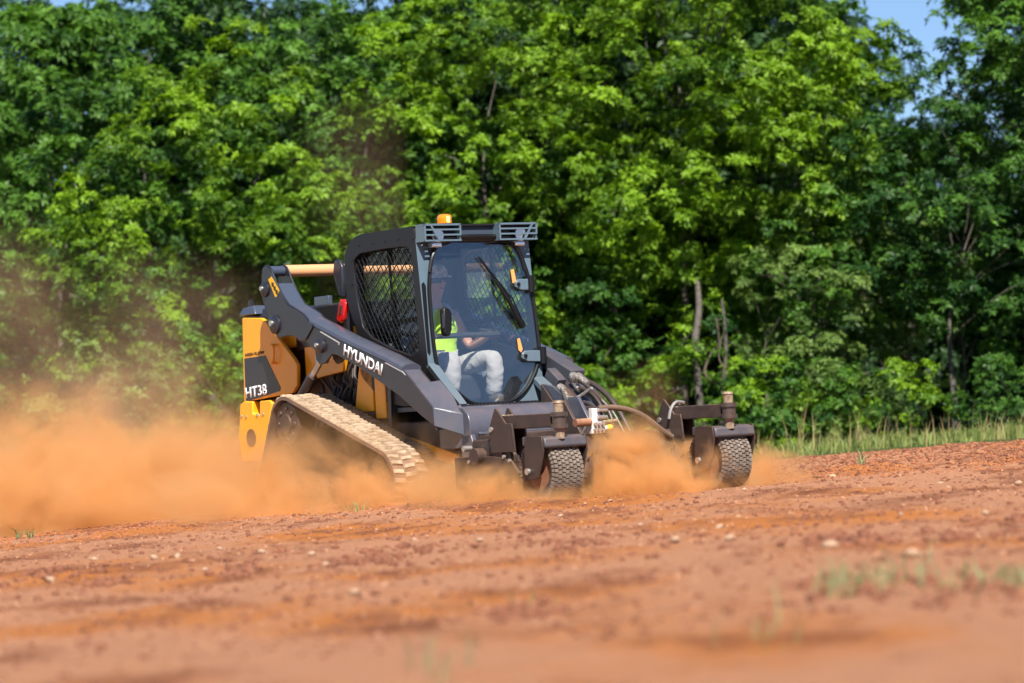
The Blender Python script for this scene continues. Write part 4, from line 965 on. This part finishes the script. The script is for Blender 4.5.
# roof front: visor, light guards, lamps, beacon
m = MB().hexa([fpt(YN + .30, 1.99, .0), fpt(YF - .32, 1.99, .0), fpt(YF - .32, 2.11, .02), fpt(YN + .30, 2.11, .02)], [fpt(YN + .30, 1.99, .05), fpt(YF - .32, 1.99, .05), fpt(YF - .32, 2.11, .04), fpt(YN + .30, 2.11, .04)]).build('roof_visor', NAVY, L0, bevel=.006)
MB().box((2.42, YN + .28, 2.105), (2.56, YF - .30, 2.118)).build('roof_lip', CABBLK, L0)
for s, (ya, yb) in ((-1, (YN + .005, YN + .345)), (1, (YF - .36, YF + .0))):
    z0, z1 = 1.985, 2.118; X0, X1 = 2.50, 2.61
    gd_ = MB()
    for z in (z0, z0 + .043, z0 + .083, z1 - .014): gd_.box((X1, ya, z), (X1 + .012, yb, z + .013))
    gd_.box((X1 - .001, ya, z0), (X1 + .013, ya + .014, z1)); gd_.box((X1 - .001, yb - .014, z0 + .05), (X1 + .013, yb, z1))
    da = (ya + .05, ya + .13) if s < 0 else (yb - .05, yb - .13)
    gd_.hexa([(X1 + .001, da[0], z1 - .005), (X1 + .001, da[0] + .018, z1 - .005), (X1 + .001, da[1] + .018, z0 + .004), (X1 + .001, da[1], z0 + .004)], [(X1 + .014, da[0], z1 - .005), (X1 + .014, da[0] + .018, z1 - .005), (X1 + .014, da[1] + .018, z0 + .004), (X1 + .014, da[1], z0 + .004)])
    gd_.box((X0, ya, z1 - .012), (X1 + .013, yb, z1 + .002))
    for yy in (ya + .0, yb - .010): gd_.box((X0, yy, z0), (X1, yy + .010, z1 - .013))
    gg = gd_.build('lamp_guard', CABGREY, L0, smooth=0)
    MB().box((X0 + .005, ya + .012, z0 + .0), (X0 + .03, yb - .012, z1 - .014)).build('guard_back', CABBLK, gg)
    yl = (ya + .14) if s < 0 else (yb - .14)
    lm = MB().lathe([(.03, -.05), (.052, 0), (.052, .012)], (X0 + .085, yl, z0 + .045), 0, 20).build('work_lamp', CHROME, gg)
    lm = MB().box((X0 + .03, yl - .055, z0 - .045), (X0 + .10, yl + .035, z0 - .004)).build('lamp_foot', CHROME, gg, bevel=.01)
q = side(444.5, 221, -.32); bx_ = 2.40; q = Vector((bx_, on(444.5, 221, (1, 0, 0), bx_).y, 2.112))
bs = MB().lathe([(.062, 0), (.062, .02), (.055, .025)], q, 2, 24).build('beacon_base', CABBLK, L0)
be = MB().lathe([(.052, .02), (.056, .03), (.054, .055), (.056, .06), (.05, .085), (.03, .095)], q, 2, 24).build('beacon', BEACON, L0)
MB().lathe([(.016, .03), (.016, .075)], q + Vector((.045, 0, 0)), 2, 12).build('beacon_lamp', BEACONC, be)
MB().tube(spline([side(398, 228, .2), side(386, 216, .2), side(381, 208, .2)], 4), .004, 5).build('aerial', CABBLK, L0)

# ------------------------------------------------------------------ box rake carried on the coupler
RK = empty('power_rake', 'dark power rake on two caster wheels, churning dust ahead of the loader', 'rake attachment', M=MM)
MB().prism([(3.42, .20), (3.50, .46), (3.92, .46), (3.98, .34), (3.95, .16), (3.55, .10)], -.80, .80).build('rake_housing', RUSTY, RK, bevel=.01)
m = MB()
m.lathe([(.13, -.78), (.13, .78)], (4.02, 0, .17), 1, 24)
for k in range(26):
    for j in range(8):
        a = 2 * math.pi * (j + .4 * (k % 3)) / 8; y = -.76 + k * .061; c_ = Vector((4.02, y, .17)); d = Vector((math.cos(a), 0, math.sin(a))); m.cyl(c_ + d * .12, c_ + d * .165, .012, 6, .006)
m.build('toothed_drum', RUSTY, RK)
for s in (-1, 1):
    pl_ = MB().prism([(3.30, .10), (3.30, .335), (3.80, .335), (4.02, .30), (4.12, .20), (4.1, .06)], s * .82 - .012, s * .82 + .012).build('end_plate', RUSTY, RK, bevel=.004)
    MB().cyl((3.62, s * .80, .34), (3.62, s * .88, .34), .06, 18).build('drum_motor', RUSTY, RK)
    MB().cyl((3.52, s * .83, .40), (3.52, s * .90, .40), .022, 12).build('plate_pin', STEEL, RK)
    for yo in (-.055, .055):
        y = s * .77 + yo
        P = [(3.78, .36), (3.77, .54), (3.85, .68), (3.87, .68), (3.98, .57), (4.06, .565), (4.08, .36)]
        br = MB().prism(P, y - .008, y + .008).build('beam_bracket', BLACKM if s > 0 else RUSTY, RK, bevel=.003)
        MB().cyl((3.80, y - .018, .53), (3.80, y + .018, .53), .02, 12).build('bracket_bolt', STEEL, br)
    BL = BLACKM if s > 0 else RUSTY
    MB().box((3.84, s * .77 - .045, .525), (4.52, s * .77 + .045, .625)).build('caster_beam', BL, RK, bevel=.006)
    MB().box((3.80, s * .77 - .05, .20), (3.90, s * .77 + .05, .52)).build('beam_upright', RUSTY, RK, bevel=.006)
    cy_ = s * .77 + (.0)
    post = MB().cyl((4.56, cy_, .44), (4.56, cy_, .70), .036, 18).build('caster_post', TAN, RK)
    m = MB()
    for z in (.515, .60): m.lathe([(.062, 0), (.062, .03)], (4.56, cy_, z), 2, 20)
    m.lathe([(.05, .53), (.05, .61)], (4.56, cy_, 0), 2, 18); m.build('post_collar', BLACKM, post)
    MB().lathe([(.042, .695), (.03, .712)], (4.56, cy_, 0), 2, 16).build('post_cap', TAN, post)
    # fork over the wheel
    yc = cy_ + .035; ya, yb = yc - .20, yc + .195
    fk = MB().prism([(4.30, .465), (4.52, .465), (4.575, .45), (4.59, .39), (4.57, .375), (4.30, .40)], ya + .014, yb - .014).build('caster_fork', NAVY, RK, bevel=.01)
    for y in (ya, yb - .014):
        MB().prism([(4.36, .47), (4.56, .465), (4.575, .36), (4.50, .17), (4.34, .15), (4.34, .30)], y, y + .014).build('fork_plate', RUSTY, fk, bevel=.003)
        MB().cyl((4.385, y - .02, .218), (4.385, y + .03, .218), .024, 12).build('axle_nut', STEEL, fk)
    # wheel
    wx, wz, wr, hw = 4.385, .218, .215, .128
    W = empty('caster_wheel'); W.parent = RK
    prof = [(.125, -hw * .8), (.165, -hw), (.198, -hw * .97), (.212, -hw * .84), (.2165, -hw * .4), (.218, 0), (.2165, hw * .4), (.212, hw * .84), (.198, hw * .97), (.165, hw), (.125, hw * .8)]
    MB().lathe(prof, (wx, yc, wz), 1, 56).build('tyre', TYREG, W, smooth=50)
    m = MB(); rows = [-.88, -.63, -.38, -.13, .13, .38, .63, .88]; N = 42
    for i, rr_ in enumerate(rows):
        for k in range(N):
            a0 = 2 * math.pi * (k + (.5 if i % 2 else 0)) / N; da = 2 * math.pi / N * .38
            wdt = hw * .108; y0_ = yc + rr_ * hw; rad = .2165 - (.004 if abs(rr_) > .8 else 0); sk = .25 * da * (1 if i % 2 else -1)
            def q(r_, a, y): return (wx + r_ * math.cos(a), y, wz + r_ * math.sin(a))
            r1, r2 = rad - .004, rad + .009
            m.hexa([q(r1, a0 - da, y0_ - wdt), q(r1, a0 - da + sk, y0_ + wdt), q(r1, a0 + da + sk, y0_ + wdt), q(r1, a0 + da, y0_ - wdt)],
                   [q(r2, a0 - da * .9, y0_ - wdt * .92), q(r2, a0 - da * .9 + sk, y0_ + wdt * .92), q(r2, a0 + da * .9 + sk, y0_ + wdt * .92), q(r2, a0 + da * .9, y0_ - wdt * .92)])
    for k in range(N):     # shoulder blocks
        for sg in (-1, 1):
            a0 = 2 * math.pi * k / N; da = 2 * math.pi / N * .34
            ya_, yb_ = yc + sg * hw * .97, yc + sg * hw * 1.03
            m.hexa([q(.185, a0 - da, ya_), q(.185, a0 + da, ya_), q(.212, a0 + da, yc + sg * hw * .88), q(.212, a0 - da, yc + sg * hw * .88)], [q(.187, a0 - da, yb_), q(.187, a0 + da, yb_), q(.220, a0 + da, yc + sg * hw * .94), q(.220, a0 - da, yc + sg * hw * .94)])
    m.build('tyre_tread', TYRE, W, smooth=0)
    sw = MB(); sw.lathe([(.128, -hw * .83), (.165, -hw * 1.01), (.187, -hw * 1.0), (.187, -hw * .9), (.128, -hw * .75)], (wx, yc, wz), 1, 40); sw.lathe([(.128, hw * .75), (.187, hw * .9), (.187, hw * 1.0), (.165, hw * 1.01), (.128, hw * .83)], (wx, yc, wz), 1, 40)
    sw.build('tyre_sidewall', RUBBER, W)
    MB().lathe([(.132, -hw * .84), (.118, -hw * .80), (.105, -hw * .35), (.04, -hw * .30), (.04, hw * .30), (.105, hw * .35), (.118, hw * .80), (.132, hw * .84)], (wx, yc, wz), 1, 36).build('rim', RIM, W)
    MB().lathe([(.035, -hw * 1.1), (.035, hw * 1.1)], (wx, yc, wz), 1, 16).build('hub', RUSTY, W)
for s in (-1, 1):
    for (x_, z_) in ((4.02, .30), (3.95, .33), (4.06, .14), (3.5, .16), (3.5, .30)):
        MB().cyl((x_, s * .832, z_), (x_, s * .848, z_), .014, 6).build('plate_bolt', STEEL, RK)
    MB().box((3.90, s * .77 - .047, .622), (3.93, s * .77 + .047, .632)).build('weld_bead', TAN, RK, bevel=.004)
# headstock of the rake: plates, links, cross bar and the white valve block
MB().box((3.40, -.62, .40), (3.50, .62, .50)).build('headstock_bar', RUSTY, RK, bevel=.006)
m = MB()
for y in (-.50, .10): m.tube(spline([(3.45, y - .1, .40), (3.58, y - .04, .41), (3.68, y, .50), (3.72, y + .02, .60)], 5), .010, 6)
m.build('curved_link', STEEL, RK)
MB().box((3.50, -.75, .45), (3.66, -.28, .49)).build('guard_plate', RUSTY, RK, bevel=.004)
MB().prism([(3.44, .40), (3.48, .74), (3.60, .74), (3.80, .46)], .10, .13).build('headstock_plate', GREYTOP, RK, bevel=.004)
MB().prism([(3.44, .40), (3.48, .72), (3.60, .72), (3.80, .46)], -.03, -.0).build('headstock_plate', RUSTY, RK, bevel=.004)
vx = 3.98
def vp(px, py): return front(px, py, vx)
a_, b_ = vp(592, 434), vp(604, 418)
vb = MB().box((vx - .06, a_.y, a_.z), (vx, b_.y, b_.z)).build('valve_block', WVALVE, RK, bevel=.006)
a_, b_ = vp(593, 420), vp(598, 408); MB().box((vx - .05, a_.y, a_.z), (vx - .005, b_.y, b_.z)).build('valve_column', WVALVE, vb, bevel=.004)
m = MB()
for px in (594.5, 598, 601.5):
    for py in (424, 430):
        q = vp(px, py); m.cyl(q, q + Vector((.03, 0, 0)), .013, 10)
for py in (410, 417):
    q = vp(597, py); q2 = vp(606, py); m.cyl(q + Vector((.01, 0, 0)), q2 + Vector((.01, 0, 0)), .014, 10)
m.build('valve_fittings', STEEL, vb)
q, q2 = vp(604, 428.5), vp(610, 427); MB().cyl(q, q2, .018, 12).build('valve_pipe', WVALVE, vb)
q, q2 = vp(606.5, 428), vp(611.5, 427); MB().cyl(q, q2, .022, 14).build('yellow_cap', YCAP, vb, bevel=.005)
q, q2 = vp(602, 422), vp(617, 420.5); MB().cyl(q, q2, .014, 10).build('valve_rod', TAN, vb)
m = MB().cyl(vp(575, 423), vp(590, 422), .03, 14).build('motor_pipe', RIM, RK)
MB().tube(spline([vp(598, 408.5), vp(612, 407.5), vp(628, 410), vp(642, 415.5), vp(654, 424), vp(664, 432), vp(672, 437)], 6), .022, 10).build('feed_hose', HOSED, RK)
MB().tube(spline([front(684, 402.5, 3.95), front(676, 402, 3.95), front(671, 409, 3.95), front(669, 419, 3.95)], 5), .012, 8).build('grease_hose', STEEL, RK)

# ------------------------------------------------------------------ the operator
OP = empty('operator', 'person in camouflage cap, hi vis vest and pale trousers sitting at the loader controls', 'person', M=MM)
def skin(name, chains, m, par, lvl=2, crease=0):
    """one continuous surface grown on a branching skeleton: chains of ((x,y,z), rx, ry); a first point equal to an earlier one joins it"""
    V = []; E = []; Rr = []; idx = {}
    for ch in chains:
        prev = None
        for p, rx, ry in ch:
            k = tuple(round(c, 4) for c in p)
            if k not in idx: idx[k] = len(V); V.append(p); Rr.append((rx, ry))
            i = idx[k]
            if prev is not None and prev != i: E.append((prev, i))
            prev = i
    me = bpy.data.meshes.new(name); me.from_pydata(V, E, []); o = link(bpy.data.objects.new(name, me))
    s_ = o.modifiers.new('s', 'SKIN'); s_.use_smooth_shade = True
    for i, d in enumerate(me.skin_vertices[0].data): d.radius = Rr[i]; d.use_root = (i == 0)
    b_ = o.modifiers.new('sub', 'SUBSURF'); b_.levels = lvl; b_.render_levels = lvl
    bpy.context.view_layer.update(); dg = bpy.context.evaluated_depsgraph_get()
    me2 = bpy.data.meshes.new_from_object(o.evaluated_get(dg)); bpy.data.objects.remove(o)
    if crease:
        for v in me2.vertices:
            c_ = v.co; k_ = noise.noise(Vector((c_.x * 16, c_.y * 14, c_.z * 26 + c_.x * 14))) + .5 * noise.noise(Vector((c_.x * 34, c_.y * 30, c_.z * 44))); v.co = c_ + v.normal * k_ * crease
    me2.name = name; me2.materials.clear(); me2.materials.append(m); me2.shade_smooth()
    o = link(bpy.data.objects.new(name, me2)); o.parent = par; return o
hip = (1.88, 0, 1.02)
HD = 1.675
body = [[(hip, .14, .15), ((1.86, 0, 1.18), .12, .14), ((1.86, 0, 1.34), .125, .165), ((1.88, 0, 1.46), .10, .15), ((1.90, 0, 1.53), .052, .055), ((1.92, 0, 1.59), .05, .05), ((1.945, 0, HD - .01), .078, .068), ((1.945, 0, HD + .07), .088, .072), ((1.94, 0, HD + .12), .055, .05)]]
for s in (-1, 1):
    hand = (2.255, s * .305, 1.285)
    body.append([((1.88, 0, 1.46), .10, .15), ((1.885, s * .17, 1.445), .062, .06), ((1.91, s * .245, 1.30), .05, .05), ((1.96, s * .285, 1.19), .042, .042), ((2.10, s * .30, 1.235), .037, .037), ((2.20, s * .305, 1.27), .026, .03), (hand, .022, .04)])
    # legs, knees up in the footwell
    kn = (2.40, s * .20, 1.085); an = (2.36, s * .20, .80)
    body.append([(hip, .14, .15), ((1.96, s * .11, 1.0), .09, .085), ((2.2, s * .16, 1.05), .078, .075), (kn, .062, .06), ((2.395, s * .20, .96), .055, .055), (an, .038, .04), ((2.37, s * .20, .765), .035, .04), ((2.47, s * .20, .758), .028, .04)])
    for k, (dy, ln) in enumerate(((-.028, .072), (-.009, .08), (.010, .076), (.028, .062))):     # four fingers curled round the stick
        b0 = Vector(hand) + Vector((.018, dy, .006))
        body.append([(hand, .022, .04), (tuple(b0), .009, .009), (tuple(b0 + Vector((ln * .42, 0, .004))), .009, .009), (tuple(b0 + Vector((ln * .68, 0, -.022))), .008, .008), (tuple(b0 + Vector((ln * .55, 0, -.046))), .007, .007)])
    t0 = Vector(hand) + Vector((-.005, -s * .036, .0))
    body.append([(hand, .022, .04), (tuple(t0), .011, .011), (tuple(t0 + Vector((.03, -s * .018, -.006))), .009, .009), (tuple(t0 + Vector((.055, -s * .010, -.016))), .0085, .0085)])
bo = skin('body', body, SKIN, OP)
fe = MB()
hx, hz = 1.945, HD + .035
nose = MB().tube([(hx + .082, 0, hz + .02), (hx + .104, 0, hz - .018), (hx + .088, 0, hz - .028)], [.009, .015, .010], 8).build('nose', SKIN, OP)
for s in (-1, 1):
    MB().lathe([(.012, -.009), (.024, -.005), (.026, .004), (.014, .008)], (hx - .005, s * .075, hz - .005), 1, 14).build('ear', SKIN, OP)
    MB().lathe([(.004, -.006), (.011, -.002), (.011, .004)], (hx + .079, s * .028, hz + .02), 0, 12).build('eye', WHITE, OP)
MB().box((hx + .079, -.024, hz - .058), (hx + .088, .024, hz - .051)).build('mouth', RIM, OP, bevel=.002)
m = MB()
for s in (-1, 1): m.lathe([(.024, -.003), (.024, .003)], (hx + .096, s * .030, hz + .018), 0, 16)
m.box((hx + .094, -.012, hz + .018), (hx + .099, .012, hz + .024)); m.build('sunglasses', SEAL, OP)
MB().lathe([(.078, -.02), (.084, .01), (.08, .05)], (hx - .012, 0, hz + .005), 2, 24).build('hair', HAIR, OP)
cp = MB(); cp.lathe([(.094, .035), (.097, .055), (.092, .09), (.072, .122), (.035, .138), (.005, .14)], (hx - .002, 0, hz + .0), 2, 28)
cp.build('cap', CAPM, OP)
br = [(hx + .06 + .10 * math.cos(a), .088 * math.sin(a), hz + .048 - .016 * abs(math.sin(a)) - .012 * math.cos(a)) for a in [math.pi * (k / 12 - .5) for k in range(13)]]
MB().ext(br, (0, 0, .008)).build('cap_brim', CAPM, OP)
vest = [[((1.865, 0, 1.06), .175, .23), ((1.86, 0, 1.20), .172, .225), ((1.865, 0, 1.34), .178, .26), ((1.885, 0, 1.45), .145, .25), ((1.895, 0, 1.52), .08, .11)]]
vs_ = skin('vest', vest, HIVIS, OP, 3, .008)
for s in (-1, 1):
    MB().tube(spline([(2.005, s * .075, 1.08), (2.015, s * .08, 1.22), (2.015, s * .085, 1.36), (1.975, s * .09, 1.49), (1.90, s * .09, 1.53), (1.82, s * .085, 1.49)], 5), [.018] * 26, 6).build('vest_tape', TAPE, vs_)
m = MB(); 
for (z, rx, ry) in ((1.185, .150, .168), (1.20, .151, .170), (1.235, .151, .173)): pass
n = 36; vs2 = []
for z, rx, ry in ((1.17, .146, .165), (1.172, .152, .172), (1.215, .154, .178), (1.217, .146, .17)):
    vs2 += [(1.862 + rx * math.cos(2 * math.pi * k / n), ry * math.sin(2 * math.pi * k / n), z) for k in range(n)]
m.add(vs2, [(i * n + k, i * n + (k + 1) % n, (i + 1) * n + (k + 1) % n, (i + 1) * n + k) for i in range(3) for k in range(n)]); m.build('waist_tape', TAPE, vs_)
sl = []
for s in (-1, 1):
    sl.append([((1.88, s * .12, 1.455), .06, .06), ((1.885, s * .18, 1.45), .088, .085), ((1.91, s * .255, 1.31), .078, .078), ((1.95, s * .288, 1.19), .070, .070)] + ([((2.04, s * .295, 1.215), .062, .062)] if True else []))
skin('shirt', sl, SHIRT, OP, 3, .009)
tr = []
for s in (-1, 1):
    kn = (2.405, s * .20, 1.09); tr.append([((1.885, 0, 1.03), .150, .165), ((1.96, s * .11, 1.01), .108, .10), ((2.2, s * .165, 1.06), .096, .092), (kn, .078, .078), ((2.40, s * .20, .97), .074, .076), ((2.375, s * .20, .86), .066, .07), ((2.36, s * .20, .785), .060, .066)])
skin('trousers', tr, TROUS, OP, 3, .0065)
for s in (-1, 1): skin('boot', [[((2.345, s * .20, .81), .045, .05), ((2.36, s * .20, .768), .048, .05), ((2.48, s * .20, .762), .034, .045)]], BOOT, OP)
# ------------------------------------------------------------------ dust thrown up by the machine
def dust(name, label, lo, hi, blobs, step, col, nscale=1.5, floor=.25, aniso=.25, lowcut=.40, hicut=.62, stretch=(1, 1, 1)):
    o = MB().box(lo, hi).build(name, None, None, smooth=0); o.data.materials.clear()
    m = bpy.data.materials.new(name); m.use_nodes = True; n = m.node_tree; n.nodes.clear(); L = n.links
    out = n.nodes.new('ShaderNodeOutputMaterial'); pv = n.nodes.new('ShaderNodeVolumePrincipled')
    pv.inputs['Color'].default_value = (*col, 1); pv.inputs['Anisotropy'].default_value = aniso
    tc = n.nodes.new('ShaderNodeTexCoord')
    def M(op, a, b=None, c=None, clamp=False):
        x = n.nodes.new('ShaderNodeMath'); x.operation = op; x.use_clamp = clamp
        for i, q in enumerate((a, b, c)):
            if q is None: continue
            if isinstance(q, (int, float)): x.inputs[i].default_value = q
            else: L.new(q, x.inputs[i])
        return x.outputs[0]
    ns = n.nodes.new('ShaderNodeTexNoise'); mp = n.nodes.new('ShaderNodeMapping'); mp.inputs['Scale'].default_value = stretch
    L.new(tc.outputs['Object'], mp.inputs[0]); L.new(mp.outputs[0], ns.inputs['Vector']); ns.inputs['Scale'].default_value = nscale; ns.inputs['Detail'].default_value = 6; ns.inputs['Roughness'].default_value = .62
    ns.inputs['Distortion'].default_value = .6
    total = None
    for (c, r, s) in blobs:
        v = n.nodes.new('ShaderNodeVectorMath'); v.operation = 'SUBTRACT'; L.new(tc.outputs['Object'], v.inputs[0]); v.inputs[1].default_value = c
        d = n.nodes.new('ShaderNodeVectorMath'); d.operation = 'DIVIDE'; L.new(v.outputs[0], d.inputs[0]); d.inputs[1].default_value = r
        q = n.nodes.new('ShaderNodeVectorMath'); q.operation = 'LENGTH'; L.new(d.outputs[0], q.inputs[0])
        # the noise frays the edge of every puff
        e = M('MULTIPLY_ADD', ns.outputs[0], -1.9, .95); e = M('ADD', q.outputs['Value'], e)
        k = M('SUBTRACT', 1.0, e, clamp=True); k = M('POWER', k, 1.3); k = M('MULTIPLY', k, s)
        total = k if total is None else M('ADD', total, k)
    f = n.nodes.new('ShaderNodeMapRange'); f.interpolation_type = 'SMOOTHSTEP'; f.inputs[1].default_value = lowcut; f.inputs[2].default_value = hicut; f.inputs[3].default_value = floor; f.inputs[4].default_value = 1.15
    L.new(ns.outputs[0], f.inputs[0])
    L.new(M('MULTIPLY', total, f.outputs[0]), pv.inputs['Density']); L.new(pv.outputs[0], out.inputs['Volume'])
    o.data.materials.append(m); tag(o, label, 'dust', kind='stuff')
    m.cycles.volume_sampling = 'MULTIPLE_IMPORTANCE'; m.cycles.volume_step_rate = step
    return o
def wp_(px, py, d): return tuple(world_at(px, py, d))
DC = (.985, .63, .30)
dust('dust_cloud', 'thick orange dust cloud trailing low behind and along the loader tracks', (-6.2, 23.6, -.75), (1.0, 32.5, 1.55),
     [(wp_(90, 500, 30.0), (2.6, 2.4, .72), 6), (wp_(0, 460, 31), (1.8, 1.6, .75), 2), (wp_(215, 505, 28.6), (1.4, 1.6, .75), 7), (wp_(315, 510, 26.6), (1.35, 1.6, .55), 9), (wp_(425, 500, 26.0), (.8, .9, .42), 6),
      (wp_(490, 500, 25.2), (.8, .7, .38), 9), (wp_(345, 470, 25.8), (.9, .5, .5), 2.2), (wp_(150, 425, 30.5), (1.3, 1.2, .8), .45), (wp_(500, 490, 24.55), (.70, .38, .26), 7), (wp_(555, 502, 24.1), (.4, .3, .12), 5), (wp_(560, 498, 24.7), (.5, .5, .16), 5)],
     .3, DC, nscale=1.9, floor=.12, lowcut=.42, hicut=.60)
dust('dust_plume', 'bright orange dust plume boiling out between the two caster wheels', (.2, 24.0, -.3), (2.9, 27.5, 1.1),
     [(wp_(632, 488, 25.0), (.68, .6, .42), 24), (wp_(695, 490, 25.4), (.52, .5, .38), 22), (wp_(603, 468, 25.2), (.36, .45, .32), 12), (wp_(665, 462, 25.9), (.60, .45, .26), 8), (wp_(765, 478, 26.4), (.42, .4, .24), 12), (wp_(640, 405, 26.4), (.35, .4, .4), .5)],
     .25, DC, nscale=2.8, floor=.12, lowcut=.42, hicut=.6)
dust('dust_haze', 'thin brown dust haze drifting up against the trees at the left', (-6.8, 28.5, -.4), (-1.0, 34.5, 3.6),
     [(wp_(20, 330, 31.5), (1.3, 2, 1.3), .15), (wp_(170, 360, 31.5), (1.2, 2, 1.0), .22), (wp_(370, 180, 32), (.8, 1.8, 1.8), .045), (wp_(70, 420, 31.5), (1.8, 2, .9), .4)],
     .6, (.96, .68, .44), nscale=.9)
